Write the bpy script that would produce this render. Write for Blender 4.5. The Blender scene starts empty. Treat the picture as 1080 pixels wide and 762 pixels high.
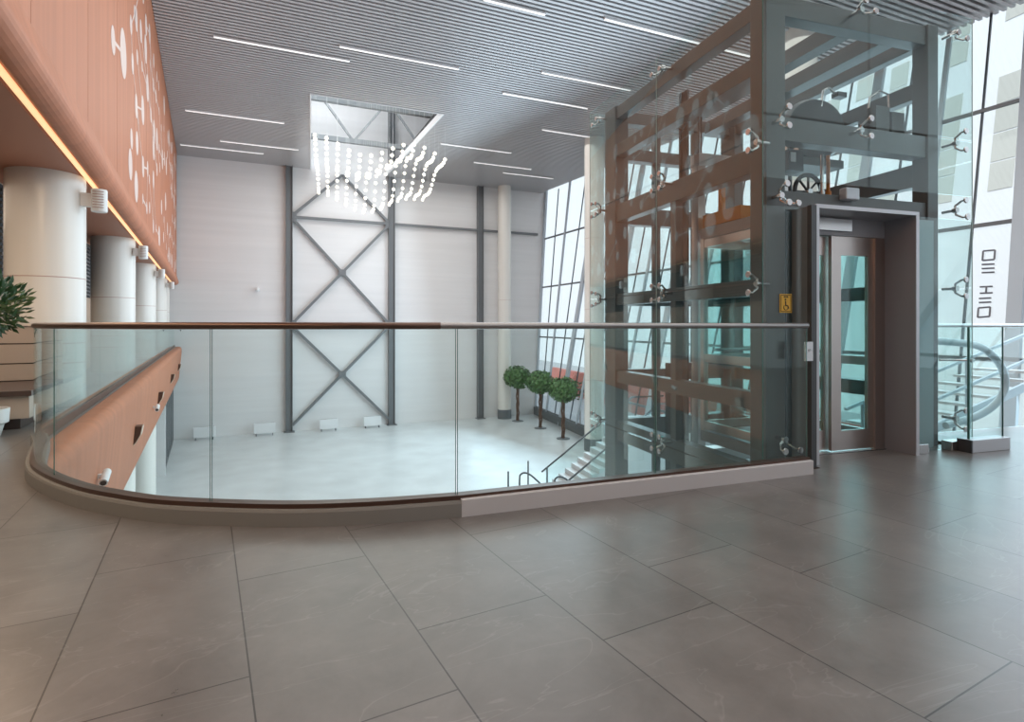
import bpy, bmesh, math, random
from mathutils import Vector, Matrix, Euler
random.seed(7)
C = bpy.context.scene.collection
sc = bpy.context.scene
# ------------------------------------------------------------------ camera
TH = math.radians(28.4)          # camera heading, clockwise from +Y
EYE = 1.2
F = 585.0; CX = 533.0; CY = 343.0
cam = bpy.data.cameras.new('camera'); camo = bpy.data.objects.new('camera', cam); C.objects.link(camo)
camo.location = (0, 0, EYE); camo.rotation_euler = (math.pi/2, 0, -TH)
cam.sensor_width = 36; cam.lens = F/1080*36
cam.shift_x = (540-CX)/1080; cam.shift_y = -(381-CY)/1080
cam.clip_start = 0.05; cam.clip_end = 500
sc.camera = camo
sc.view_settings.view_transform = 'Standard'; sc.view_settings.look = 'None'
sc.view_settings.gamma = 1; sc.view_settings.use_curve_mapping = False
sc.view_settings.exposure = 0.08
sc.cycles.transparent_max_bounces = 40
sc.cycles.max_bounces = 10; sc.cycles.diffuse_bounces = 5; sc.cycles.glossy_bounces = 5
sc.cycles.sample_clamp_indirect = 6
sc.cycles.caustics_reflective = False; sc.cycles.caustics_refractive = False
# ------------------------------------------------------------------ world, sun, lights
w = bpy.data.worlds.new('sky'); sc.world = w; w.use_nodes = True
bg = w.node_tree.nodes['Background']; bg.inputs[0].default_value = (0.80, 0.90, 1.0, 1); bg.inputs[1].default_value = 1.15
def light(name, kind, loc, rot, energy, color, **kw):
    l = bpy.data.lights.new(name, kind); l.energy = energy; l.color = color
    for k, v in kw.items(): setattr(l, k, v)
    o = bpy.data.objects.new(name, l); C.objects.link(o); o.location = loc; o.rotation_euler = rot
    return o
R = math.radians
sun = light('sun', 'SUN', (0, 0, 30), (0, 0, 0), 2.0, (1.0, 0.96, 0.9), angle=R(0.6))
sun.rotation_euler = Vector((0.80, 0.35, -0.62)).to_track_quat('-Z', 'Y').to_euler()
# aimed area lamps; the daylight ones are added emitters
def area(name, loc, aim, sx, sy, energy, color, portal=False):
    o = light(name, 'AREA', loc, (0, 0, 0), energy, color, shape='RECTANGLE', size=sx, size_y=sy)
    o.rotation_euler = Vector(aim).to_track_quat('-Z', 'Y').to_euler()
    if portal: o.data.cycles.is_portal = True
    return o
# ceiling luminaire glow, spread below the slatted ceiling
area('ceiling_lamps_light', (9, 18, 10.35), (0, 0, -1), 16, 30, 1700, (1.0, 0.97, 0.93))
area('ceiling_lamps_light', (6, -1, 10.35), (0, 0, -1), 14, 12, 620, (1.0, 0.95, 0.90))
area('soffit_lamps_light', (-2.2, 4, 3.38), (0, 0, -1), 0.6, 10, 110, (1.0, 0.72, 0.48))
area('gallery_lamps_light', (-4.5, 12, 3.3), (0, 0, -1), 3, 22, 200, (1.0, 0.84, 0.68))
area('glazing_daylight_fill', (15.6, 12, 2.5), (-1, -0.1, -0.12), 38, 13, 3100, (0.68, 0.86, 1.0))  # lamp added just inside the glazing, standing in for daylight
area('roof_daylight_fill', (4, 28, 16.6), (0, 0, -1), 9, 8, 1400, (0.95, 0.98, 1.0))  # lamp added under the roof glass to brighten the attic

# ------------------------------------------------------------------ materials
MATS = {}
def nm(name):
    m = bpy.data.materials.new(name); m.use_nodes = True; MATS[name] = m
    return m, m.node_tree, m.node_tree.nodes['Principled BSDF']
def mat(name, col, rough=0.5, metal=0.0, noise=0.0, scale=(4, 4, 4), spec=0.5, bump=0.0, coat=0.0):
    m, t, p = nm(name)
    p.inputs['Roughness'].default_value = rough; p.inputs['Metallic'].default_value = metal
    p.inputs['Specular IOR Level'].default_value = spec; p.inputs['Coat Weight'].default_value = coat
    c = (*col, 1)
    if noise > 0:
        tc = t.nodes.new('ShaderNodeTexCoord'); mp = t.nodes.new('ShaderNodeMapping'); mp.inputs['Scale'].default_value = scale
        geo = t.nodes.new('ShaderNodeNewGeometry')
        t.links.new(geo.outputs['Position'], mp.inputs[0])
        n = t.nodes.new('ShaderNodeTexNoise'); n.inputs['Scale'].default_value = 1; n.inputs['Detail'].default_value = 6
        t.links.new(mp.outputs[0], n.inputs[0])
        r = t.nodes.new('ShaderNodeValToRGB')
        r.color_ramp.elements[0].position = 0.3; r.color_ramp.elements[1].position = 0.7
        r.color_ramp.elements[0].color = (*[x*(1-noise) for x in col], 1)
        r.color_ramp.elements[1].color = (*[min(1, x*(1+noise)) for x in col], 1)
        t.links.new(n.outputs[0], r.inputs[0]); t.links.new(r.outputs[0], p.inputs['Base Color'])
        if bump:
            b = t.nodes.new('ShaderNodeBump'); b.inputs['Strength'].default_value = bump; b.inputs['Distance'].default_value = 0.01
            t.links.new(n.outputs[0], b.inputs['Height']); t.links.new(b.outputs[0], p.inputs['Normal'])
    else: p.inputs['Base Color'].default_value = c
    return m
def emit(name, col, strength):
    m, t, p = nm(name)
    p.inputs['Base Color'].default_value = (*col, 1); p.inputs['Emission Color'].default_value = (*col, 1)
    p.inputs['Emission Strength'].default_value = strength
    return m
def glass(name, tint, r0, power=5.0, rough=0.0):
    """thin architectural sheet glass: tinted see-through + Schlick mirror"""
    m, t, p = nm(name); t.nodes.remove(p)
    out = [n for n in t.nodes if n.type == 'OUTPUT_MATERIAL'][0]
    tr = t.nodes.new('ShaderNodeBsdfTransparent'); tr.inputs[0].default_value = (*tint, 1)
    gl = t.nodes.new('ShaderNodeBsdfGlossy'); gl.inputs['Roughness'].default_value = rough
    gl.inputs[0].default_value = (0.95, 0.98, 0.97, 1)
    lw = t.nodes.new('ShaderNodeLayerWeight'); lw.inputs[0].default_value = 0.5
    pw = t.nodes.new('ShaderNodeMath'); pw.operation = 'POWER'; pw.inputs[1].default_value = power
    ml = t.nodes.new('ShaderNodeMath'); ml.operation = 'MULTIPLY_ADD'; ml.inputs[1].default_value = 1-r0; ml.inputs[2].default_value = r0
    mx = t.nodes.new('ShaderNodeMixShader')
    t.links.new(lw.outputs['Facing'], pw.inputs[0]); t.links.new(pw.outputs[0], ml.inputs[0])
    t.links.new(ml.outputs[0], mx.inputs[0]); t.links.new(tr.outputs[0], mx.inputs[1]); t.links.new(gl.outputs[0], mx.inputs[2])
    t.links.new(mx.outputs[0], out.inputs[0])
    return m

# floor tiles 1.2 x 0.6 m, long side along +Y
def tile_mat():
    m, t, p = nm('tile_floor')
    geo = t.nodes.new('ShaderNodeNewGeometry'); sep = t.nodes.new('ShaderNodeSeparateXYZ'); cb = t.nodes.new('ShaderNodeCombineXYZ')
    t.links.new(geo.outputs['Position'], sep.inputs[0])
    ax = t.nodes.new('ShaderNodeMath'); ax.operation = 'ADD'; ax.inputs[1].default_value = -0.88+120
    ay = t.nodes.new('ShaderNodeMath'); ay.operation = 'ADD'; ay.inputs[1].default_value = -0.134+60
    t.links.new(sep.outputs[1], ax.inputs[0]); t.links.new(sep.outputs[0], ay.inputs[0])
    t.links.new(ax.outputs[0], cb.inputs[0]); t.links.new(ay.outputs[0], cb.inputs[1])
    br = t.nodes.new('ShaderNodeTexBrick'); br.offset = 0.3333; br.offset_frequency = 2; br.squash = 1
    br.inputs['Scale'].default_value = 1; br.inputs['Brick Width'].default_value = 1.2; br.inputs['Row Height'].default_value = 0.5985
    ay.inputs[1].default_value = -0.134+0.5985*100
    br.inputs['Mortar Size'].default_value = 0.003; br.inputs['Mortar Smooth'].default_value = 0.1; br.inputs['Bias'].default_value = 0
    br.inputs['Color1'].default_value = (0.9, 0.9, 0.9, 1); br.inputs['Color2'].default_value = (1.07, 1.07, 1.07, 1); br.inputs['Mortar'].default_value = (0.22, 0.21, 0.21, 1)
    t.links.new(cb.outputs[0], br.inputs['Vector'])
    n1 = t.nodes.new('ShaderNodeTexNoise'); n1.inputs['Scale'].default_value = 2.6; n1.inputs['Detail'].default_value = 10; n1.inputs['Roughness'].default_value = 0.68; n1.inputs['Distortion'].default_value = 0.35
    t.links.new(geo.outputs['Position'], n1.inputs[0])
    rp = t.nodes.new('ShaderNodeValToRGB'); rp.color_ramp.elements[0].position = 0.28; rp.color_ramp.elements[1].position = 0.74
    rp.color_ramp.elements[0].color = (0.128, 0.118, 0.112, 1); rp.color_ramp.elements[1].color = (0.205, 0.191, 0.182, 1)
    t.links.new(n1.outputs[0], rp.inputs[0])
    mu = t.nodes.new('ShaderNodeMixRGB'); mu.blend_type = 'MULTIPLY'; mu.inputs[0].default_value = 1
    t.links.new(rp.outputs[0], mu.inputs[1]); t.links.new(br.outputs['Color'], mu.inputs[2])
    # fine pale veins
    mpv = t.nodes.new('ShaderNodeMapping'); mpv.inputs['Rotation'].default_value = (0, 0, 0.5); mpv.inputs['Scale'].default_value = (0.35, 1.1, 1)
    t.links.new(geo.outputs['Position'], mpv.inputs[0])
    n2 = t.nodes.new('ShaderNodeTexNoise'); n2.inputs['Scale'].default_value = 2.2; n2.inputs['Detail'].default_value = 4; n2.inputs['Distortion'].default_value = 1.6
    t.links.new(mpv.outputs[0], n2.inputs[0])
    rv = t.nodes.new('ShaderNodeValToRGB'); e = rv.color_ramp.elements
    e[0].position = 0.494; e[0].color = (0, 0, 0, 1); e[1].position = 0.5; e[1].color = (1, 1, 1, 1)
    e2 = rv.color_ramp.elements.new(0.506); e2.color = (0, 0, 0, 1)
    t.links.new(n2.outputs[0], rv.inputs[0])
    mv = t.nodes.new('ShaderNodeMixRGB'); mv.blend_type = 'ADD'
    mf = t.nodes.new('ShaderNodeMath'); mf.operation = 'MULTIPLY'; mf.inputs[1].default_value = 0.06
    t.links.new(rv.outputs[0], mf.inputs[0]); t.links.new(mf.outputs[0], mv.inputs[0])
    mv.inputs[2].default_value = (0.7, 0.68, 0.66, 1)
    t.links.new(mu.outputs[0], mv.inputs[1]); t.links.new(mv.outputs[0], p.inputs['Base Color'])
    rr = t.nodes.new('ShaderNodeMapRange'); rr.inputs['To Min'].default_value = 0.25; rr.inputs['To Max'].default_value = 0.33
    t.links.new(n1.outputs[0], rr.inputs[0]); t.links.new(rr.outputs[0], p.inputs['Roughness'])
    p.inputs['Specular IOR Level'].default_value = 0.6
    return m
tile_mat()
mat('hall_floor', (0.60, 0.63, 0.64), 0.30, noise=0.10, scale=(0.8, 0.8, 1), spec=0.5)
mat('panel_wall', (0.77, 0.765, 0.765), 0.45, noise=0.03, scale=(0.15, 0.15, 3.0))
mat('seam', (0.40, 0.155, 0.085), 0.5)
mat('terracotta', (0.50, 0.185, 0.095), 0.5, noise=0.10, scale=(0.3, 5.0, 0.12), spec=0.3)
mat('soffit', (0.42, 0.18, 0.11), 0.5)
mat('mural_paint', (0.74, 0.58, 0.52), 0.5)
mat('column_paint', (0.80, 0.78, 0.73), 0.22, noise=0.03, scale=(6, 6, 0.1))
mat('joint', (0.45, 0.29, 0.25), 0.6)
mat('grey_base', (0.13, 0.15, 0.16), 0.45)
mat('slat', (0.53, 0.525, 0.53), 0.35, metal=0.2)
mat('void_black', (0.03, 0.03, 0.032), 0.9)
mat('kerb_grey', (0.24, 0.235, 0.22), 0.45)
mat('kerb_pale', (0.60, 0.585, 0.59), 0.4)
mat('bronze', (0.11, 0.065, 0.05), 0.35, metal=0.6)
mat('bronze_rail', (0.16, 0.11, 0.09), 0.28, metal=0.85)
mat('steel', (0.62, 0.60, 0.59), 0.25, metal=1.0)
mat('rail_steel', (0.36, 0.34, 0.33), 0.25, metal=1.0)
mat('door_steel', (0.60, 0.54, 0.51), 0.30, metal=1.0)
mat('portal_grey', (0.36, 0.375, 0.41), 0.35, metal=0.0)
mat('portal_edge', (0.55, 0.56, 0.59), 0.35, metal=0.4)
mat('shaft_steel', (0.12, 0.13, 0.13), 0.38)
mat('shaft_panel', (0.30, 0.42, 0.45), 0.35)
mat('dark_steel', (0.075, 0.08, 0.085), 0.4, metal=0.3)
mat('wall_steel', (0.17, 0.18, 0.19), 0.5)
mat('mullion', (0.50, 0.56, 0.62), 0.35)
mat('mullion_dark', (0.07, 0.085, 0.10), 0.4)
mat('white_metal', (0.80, 0.81, 0.82), 0.4)
mat('cream', (0.50, 0.40, 0.32), 0.45)
mat('cream_edge', (0.75, 0.66, 0.56), 0.45)
mat('dark_wood', (0.09, 0.06, 0.05), 0.4)
mat('leaf', (0.09, 0.20, 0.06), 0.5, noise=0.4, scale=(9, 9, 9))
mat('leaf_dark', (0.025, 0.07, 0.018), 0.4, noise=0.4, scale=(30, 30, 30))
mat('bark', (0.13, 0.075, 0.05), 0.8, noise=0.3, scale=(20, 20, 4))
mat('pot_white', (0.80, 0.80, 0.78), 0.3)
mat('yellow', (0.80, 0.50, 0.07), 0.5)
mat('ink', (0.02, 0.02, 0.02), 0.5)
mat('grey_ink', (0.16, 0.16, 0.18), 0.5)
mat('orange_part', (0.62, 0.22, 0.04), 0.45)
mat('facade', (0.80, 0.81, 0.82), 0.7)
mat('facade_window', (0.54, 0.54, 0.49), 0.5)
mat('facade_line', (0.72, 0.73, 0.74), 0.6)
mat('brick_red', (0.55, 0.16, 0.12), 0.8)
mat('pavement', (0.45, 0.45, 0.46), 0.9, noise=0.05, scale=(1, 1, 1))
mat('asphalt', (0.12, 0.12, 0.13), 0.9)
mat('truss', (0.27, 0.29, 0.30), 0.5)
mat('attic', (0.80, 0.81, 0.83), 0.7)
mat('beige_wall', (0.42, 0.30, 0.22), 0.6)
mat('car_teal', (0.10, 0.22, 0.24), 0.3)
mat('car_teal_dark', (0.07, 0.11, 0.13), 0.3)
emit('lamp_white', (1.0, 0.98, 0.96), 0.62)
emit('bulb', (1.0, 0.93, 0.78), 1.5)
emit('glow_strip', (1.0, 0.66, 0.34), 0.9)
glass('rail_glass', (0.93, 0.982, 0.977), 0.02)
glass('shaft_glass', (0.92, 0.97, 0.965), 0.035, 4.0)
glass('window_glass', (0.95, 0.97, 0.98), 0.03)
glass('car_glass', (0.80, 0.92, 0.91), 0.05)
mat('glass_edge', (0.07, 0.20, 0.17), 0.2)
mat('pale_edge', (0.50, 0.66, 0.62), 0.2)
M = MATS

# ------------------------------------------------------------------ mesh helpers
def frame(angle_deg):       # axes rotated clockwise by angle about the origin
    return Matrix.Rotation(-R(angle_deg), 4, 'Z')
I4 = Matrix.Identity(4)
LF = frame(11.2)            # lift frame: x = D, y = c
WF = frame(5.2)             # back wall / ceiling slat frame
def world(D, c, z, fr=LF): return fr @ Vector((D, c, z))
class MB:
    def __init__(s, fr=I4): s.v = []; s.f = []; s.fr = fr; s.m = []; s.mi = 0; s.sm = []
    def add(s, vs, fs, smooth=False):
        b = len(s.v); s.v += [s.fr @ Vector(v) for v in vs]
        s.f += [[i+b for i in f] for f in fs]; s.m += [s.mi]*len(fs); s.sm += [smooth]*len(fs)
        return s
    def box(s, x0, x1, y0, y1, z0, z1):
        vs = [(x, y, z) for z in (z0, z1) for y in (y0, y1) for x in (x0, x1)]
        return s.add(vs, [(0, 2, 3, 1), (4, 5, 7, 6), (0, 1, 5, 4), (2, 6, 7, 3), (0, 4, 6, 2), (1, 3, 7, 5)])
    def bar(s, a, b, wd, ht, up=(0, 0, 1)):
        a = Vector(a); b = Vector(b); d = (b-a).normalized(); u = Vector(up)
        r = d.cross(u)
        if r.length < 1e-4: r = d.cross(Vector((1, 0, 0)))
        r.normalize(); u = r.cross(d)
        vs = []
        for p in (a, b):
            for i, j in ((-1, -1), (1, -1), (1, 1), (-1, 1)): vs.append(p + r*i*wd/2 + u*j*ht/2)
        return s.add(vs, [(3, 2, 1, 0), (4, 5, 6, 7), (0, 1, 5, 4), (1, 2, 6, 5), (2, 3, 7, 6), (3, 0, 4, 7)])
    def tube(s, pts, r, n=10, radii=None):
        pts = [Vector(p) for p in pts]; rings = []; vs = []; fs = []
        ref = None
        for i, p in enumerate(pts):
            d = (pts[min(i+1, len(pts)-1)] - pts[max(i-1, 0)]).normalized()
            if ref is None: ref = Vector((0, 0, 1)) if abs(d.z) < .9 else Vector((1, 0, 0))
            u = (ref - d*ref.dot(d)).normalized(); ref = u; v = d.cross(u)
            rr = radii[i] if radii else r
            for k in range(n):
                a = 2*math.pi*k/n; vs.append(p + (u*math.cos(a)+v*math.sin(a))*rr)
        for i in range(len(pts)-1):
            for k in range(n):
                fs.append((i*n+k, i*n+(k+1) % n, (i+1)*n+(k+1) % n, (i+1)*n+k))
        fs.append(tuple(range(n-1, -1, -1))); fs.append(tuple((len(pts)-1)*n+k for k in range(n)))
        return s.add(vs, fs, True)
    def lathe(s, c, prof, n=32, axis=(0, 0, 1), smooth=True):
        c = Vector(c); ax = Vector(axis).normalized()
        u = ax.orthogonal().normalized(); v = ax.cross(u); vs = []; fs = []
        for r, h in prof:
            for k in range(n):
                a = 2*math.pi*k/n; vs.append(c + ax*h + (u*math.cos(a)+v*math.sin(a))*r)
        for i in range(len(prof)-1):
            for k in range(n): fs.append((i*n+k, i*n+(k+1) % n, (i+1)*n+(k+1) % n, (i+1)*n+k))
        fs.append(tuple(range(n-1, -1, -1))); fs.append(tuple((len(prof)-1)*n+k for k in range(n)))
        return s.add(vs, fs, smooth)
    def sphere(s, c, r, n=10, m=6, sz=1.0):
        prof = [(max(r*math.sin(math.pi*i/m), 1e-4), -r*sz*math.cos(math.pi*i/m)) for i in range(m+1)]
        return s.lathe(c, prof, n)
    def sweep(s, path, prof, closed=False):
        """path: list of (pos2d, normal2d); prof: closed loop of (offset along normal, z)"""
        vs = []; fs = []; n = len(prof)
        for p, nn in path:
            for o, z in prof: vs.append((p[0]+nn[0]*o, p[1]+nn[1]*o, z))
        for i in range(len(path)-1):
            for k in range(n): fs.append((i*n+k, (i+1)*n+k, (i+1)*n+(k+1) % n, i*n+(k+1) % n))
        fs.append(tuple(range(n))); fs.append(tuple((len(path)-1)*n+k for k in range(n-1, -1, -1)))
        return s.add(vs, fs)
    def extr(s, loop, vec):
        loop = [Vector(p) for p in loop]; vec = Vector(vec); n = len(loop)
        vs = loop+[p+vec for p in loop]
        fs = [tuple(range(n-1, -1, -1)), tuple(range(n, 2*n))]+[(i, (i+1) % n, n+(i+1) % n, n+i) for i in range(n)]
        return s.add(vs, fs)
    def build(s, name, mats, parent=None, at=None, bevel=0.0):
        if not isinstance(mats, (list, tuple)): mats = [mats]
        me = bpy.data.meshes.new(name)
        if parent is not None: base = parent.matrix_world.copy() if not hasattr(parent, '_mw') else parent._mw
        if parent is not None:
            base = GM[parent.name]
            inv = base.inverted(); vs = [inv @ v for v in s.v]
            mw = base
        else:
            if at is None:
                lo = [min(v[i] for v in s.v) for i in range(3)]; hi = [max(v[i] for v in s.v) for i in range(3)]
                at = ((lo[0]+hi[0])/2, (lo[1]+hi[1])/2, lo[2])
            at = Vector(at); vs = [v-at for v in s.v]; mw = Matrix.Translation(at)
        me.from_pydata([tuple(v) for v in vs], [], s.f)
        for mm in mats: me.materials.append(M[mm] if isinstance(mm, str) else mm)
        for p, mi, sm in zip(me.polygons, s.m, s.sm): p.material_index = mi; p.use_smooth = sm
        bm = bmesh.new(); bm.from_mesh(me); bmesh.ops.recalc_face_normals(bm, faces=bm.faces); bm.to_mesh(me); bm.free()
        if any(s.sm):
            me.set_sharp_from_angle(angle=R(40))
        me.update()
        o = bpy.data.objects.new(name, me); C.objects.link(o)
        if parent is not None: o.parent = parent
        else: o.location = at
        GM[o.name] = mw
        if bevel:
            b = o.modifiers.new('bevel', 'BEVEL'); b.width = bevel; b.segments = 2; b.limit_method = 'ANGLE'
        return o
GM = {}
def empty(name, loc, rotz=0.0, label=None, cat=None, group=None, kind=None):
    o = bpy.data.objects.new(name, None); C.objects.link(o)
    o.location = loc; o.rotation_euler = (0, 0, rotz); o.empty_display_size = .1
    GM[o.name] = Matrix.Translation(Vector(loc)) @ Matrix.Rotation(rotz, 4, 'Z')
    return tag(o, label, cat, group, kind)
def tag(o, label=None, cat=None, group=None, kind=None):
    if label: o['label'] = label
    if cat: o['category'] = cat
    if group: o['group'] = group
    if kind: o['kind'] = kind
    return o
def struct(o): o['kind'] = 'structure'; return o
kids = {}
def copy_tree(o, parent=None):
    c = o.copy(); C.objects.link(c)
    if parent is not None: c.parent = parent
    for ch in [x for x in C.objects if x.parent is o]: copy_tree(ch, c)
    return c

# ------------------------------------------------------------------ dimensions
ZC = 10.7; ZL = -5.2; XF = -1.4       # slat ceiling, lower hall floor, terracotta fascia plane
YW = 35.75                            # back wall in WF frame
def gl_bot(y): return Vector((13.74+0.21*y, y, ZL))
def gl_top(y):
    dy = 2.3-0.16*y if y < 29 else -2.34+(y-29)*.42
    return Vector((21.2+max(0, y-22)*.045, y+dy, ZC+0.4))
def gl_pt(y, z):
    t = (z-ZL)/(ZC+0.4-ZL); return gl_bot(y).lerp(gl_top(y), t)
YG = [-9.0, -6.6, -4.2, -1.8, 0.6, 3.0, 5.4, 7.8, 10.2, 12.6, 15.0, 17.4, 19.8, 22.2, 24.6, 27.0, 29.4, 31.8, 34.05]
# kerb outer floor line (world x,y)
KPX = [(28, 480), (26, 502), (37, 517), (74, 534), (122, 545), (167, 551.5), (244, 555.5), (318, 556.5), (400, 553), (480, 546.5), (560, 537), (660, 525), (760, 512.5), (858, 500.5)]
def flo(px, py):
    d = F*EYE/(py-CY); X = (px-CX)/F*d
    return Vector((X*math.cos(TH)+d*math.sin(TH), -X*math.sin(TH)+d*math.cos(TH)))
def ray(px, py, d):
    X = (px-CX)/F*d
    return Vector((X*math.cos(TH)+d*math.sin(TH), -X*math.sin(TH)+d*math.cos(TH), EYE-(py-CY)/F*d))
def catmull(P, n):
    out = []
    for i in range(len(P)-1):
        p0 = P[max(i-1, 0)]; p1 = P[i]; p2 = P[i+1]; p3 = P[min(i+2, len(P)-1)]
        for k in range(n):
            t = k/n
            out.append(0.5*((2*p1)+(p2-p0)*t+(2*p0-5*p1+4*p2-p3)*t*t+(3*p1-p0-3*p2+p3)*t**3))
    out.append(P[-1]); return out
curve = [flo(*KPX[0])] + [flo(*p) for p in KPX[1:10]]
curve[0] = Vector((-1.44, 6.75)); curve[1] = Vector((-1.27, 5.72))
end = flo(858, 500.5); st = flo(487, 546)
curve[-1] = st
curve = catmull(curve, 6)
straight = [st.lerp(end, t) for t in (0.25, 0.5, 0.75, 1.0)]
kpath = [Vector((-1.545, 7.15))] + curve + straight
def with_normals(P):
    out = []
    for i, p in enumerate(P):
        d = (P[min(i+1, len(P)-1)]-P[max(i-1, 0)]).normalized()
        out.append((p, Vector((-d.y, d.x))))      # left of travel = towards the void
    return out
KP = with_normals(kpath)
def offs(path, o): return [p+n*o for p, n in path]

# ------------------------------------------------------------------ STRUCTURE
def poly_slab(name, pts, z0, z1, m):
    bm = bmesh.new(); vs = [bm.verts.new((p[0], p[1], z1)) for p in pts]
    f = bm.faces.new(vs); bmesh.ops.triangulate(bm, faces=[f])
    r = bmesh.ops.extrude_face_region(bm, geom=bm.faces[:])
    for v in [g for g in r['geom'] if isinstance(g, bmesh.types.BMVert)]: v.co.z = z0
    bmesh.ops.recalc_face_normals(bm, faces=bm.faces)
    me = bpy.data.meshes.new(name); bm.to_mesh(me); bm.free(); me.materials.append(M[m])
    o = bpy.data.objects.new(name, me); C.objects.link(o); return struct(o)
fl = [(-9, -8)]
fl += [(gl_pt(y, 0).x-0.15, gl_pt(y, 0).y) for y in (-8.0, -6.6, -4.2, -1.8, 0.6)]
e1 = world(15.2, 4.5, 0); e2 = world(5.98, 4.5, 0); e3 = world(5.98, 4.02, 0); e4 = world(3.90, 4.02, 0); e5 = world(3.90, 3.66, 0)
fl += [(p.x, p.y) for p in (e1, e2, e3, e4, e5)]
inner = offs(KP, 0.10)
fl += [(p.x, p.y) for p in reversed(inner)]
fl += [(-1.441, 7.3), (-1.441, 35.7), (-9, 36.4)]
poly_slab('floor', fl, -0.45, 0.0, 'tile_floor')
b = MB(); b.box(-14, 21, -9, 36.5, ZL-0.2, ZL); struct(b.build('floor', 'hall_floor'))

# back wall with horizontal panel joints
b = MB(WF)
b.extr([(-13, YW, ZL), (17.72, YW, ZL), (18.6, YW, 11.3), (-13, YW, 11.3)], (0, .3, 0)); b.box(-13, 13.2, YW, YW+.3, 11.3, 17)
bw = struct(b.build('wall_back', 'panel_wall'))
b = MB(WF)
z = ZL+1.2
while z < 16.5:
    b.box(-4.6, 17.7, YW-0.004, YW+0.01, z-0.006, z+0.006); z += 1.2
b.build('panel_joints', 'facade_line', bw)
b = MB(); b.box(-9.3, 22, -8.3, -8, ZL, 11.4); struct(b.build('wall_front', 'panel_wall'))
b = MB(); b.box(-9.3, -9, -8.3, 38, ZL, 11.4); struct(b.build('wall_left', 'beige_wall'))
# wall behind the gallery columns, with louvre strips
b = MB(); b.box(-3.0, -2.85, 11.3, 35.8, 0, 3.45); lw_ = struct(b.build('wall_gallery', 'beige_wall'))
b = MB()
for k in range(14): 
    zz = 2.0+k*0.1
    b.box(-2.86, -2.80, 11.4, 35.6, zz, zz+0.045)
b.build('louvre', 'dark_steel', lw_)
b = MB(); b.box(-2.845, -2.83, 11.4, 35.6, 1.95, 3.42); b.build('louvre_backing', 'void_black', lw_)
# wall under the gallery in the lower hall
b = MB(); b.box(-9, -1.75, 27.5, 27.8, ZL, -0.45); b.box(-1.75, -1.5, 27.5, 27.8, ZL, -0.9); w1 = struct(b.build('wall_lower', 'panel_wall'))
b = MB(); b.box(-1.62, -1.58, 27.8, 35.6, ZL+0.1, -0.45)
wn = struct(b.build('window_2', 'window_glass'))
b = MB()
for k in range(6): b.box(-1.65, -1.55, 27.82+k*1.54, 27.90+k*1.54, ZL, -0.45)
b.box(-1.65, -1.55, 27.8, 35.6, ZL, ZL+0.12)
b.build('window_frame', 'wall_steel', wn)

# upper terracotta fascia (wall_right of gallery) : flat face, rolled bottom edge, soffit
prof = [(-1.55, 3.46), (-1.50, 3.41)]
for k in range(9):
    a = -math.pi/2+math.pi*0.62*k/8
    prof.append((-1.47+0.17*math.cos(a)+0.0, 3.58+0.17*math.sin(a)))
prof += [(XF+0.02, 3.86), (XF, 3.95), (XF, ZC+0.5), (-1.7, ZC+0.5), (-1.7, 3.46)]
b = MB(); b.extr([(x, -7.9, z) for x, z in prof], (0, 43.55, 0))
fa = struct(b.build('wall_fascia', 'terracotta'))
# faint vertical panel seams
b = MB()
for k in range(13):
    y = 0.9+k*2.8
    b.box(XF-0.004, XF+0.002, y, y+0.005, 3.95, ZC)
b.build('panel_seam', 'seam', fa)
b = MB(); b.box(-1.615, -1.555, -7.8, 35.5, 3.43, 3.455); b.build('light_strip', 'glow_strip', fa)
b = MB(); b.box(-9, -1.66, -8, 35.9, 3.45, 3.6); struct(b.build('ceiling', 'soffit'))
# mural of discs joined by thin lines, painted on the fascia
b = MB(); discs = []
X0 = XF+0.002
def disc(y, z, r):
    n = 24; vs = [(X0+0.004, y+r*math.cos(2*math.pi*k/n), z+r*math.sin(2*math.pi*k/n)) for k in range(n)]
    b.extr(vs, (-0.005, 0, 0)); discs.append((y, z, r))
def link(p, q, wd=0.05):
    b.bar((X0, p[0], p[1]), (X0, q[0], q[1]), 0.006, wd, up=(1, 0, 0)) if False else None
    d = Vector((0, q[0]-p[0], q[1]-p[1])).normalized(); s_ = Vector((0, -d.z, d.y))*wd/2
    P = Vector((X0+0.003, p[0], p[1])); Q = Vector((X0+0.003, q[0], q[1]))
    b.extr([P-s_, Q-s_, Q+s_, P+s_], (-0.004, 0, 0))
disc(12.95, 6.45, 0.46); disc(11.6, 6.1, 0.24); link((11.6, 6.1), (12.95, 6.45), 0.07)
disc(14.2, 7.6, 0.2); disc(14.9, 8.2, 0.17); link((14.2, 7.6), (14.9, 8.2)); link((14.9, 8.2), (15.6, 8.9))
disc(14.5, 6.9, 0.22); link((14.2, 7.6), (14.5, 6.9)); disc(14.1, 4.6, 0.33); link((14.5, 6.9), (15.8, 6.0))
disc(14.3, 5.2, 0.22)
rnd = random.Random(3)
grid = []
for iy in range(17):
    for iz in range(6):
        y = 15.4+iy*1.18+rnd.uniform(-.35, .35); z_ = 4.35+iz*1.02+rnd.uniform(-.3, .3)
        if rnd.random() < 0.24: continue
        r_ = rnd.choice([.13, .17, .21, .27, .36])
        disc(y, z_, r_); grid.append((y, z_, iy, iz))
for p in grid:
    for q in grid:
        if (q[2]-p[2], q[3]-p[3]) in ((1, 0), (0, 1), (1, -1)) and rnd.random() < 0.42: link(p[:2], q[:2])
b.build('mural', 'mural_paint', fa)

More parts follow.
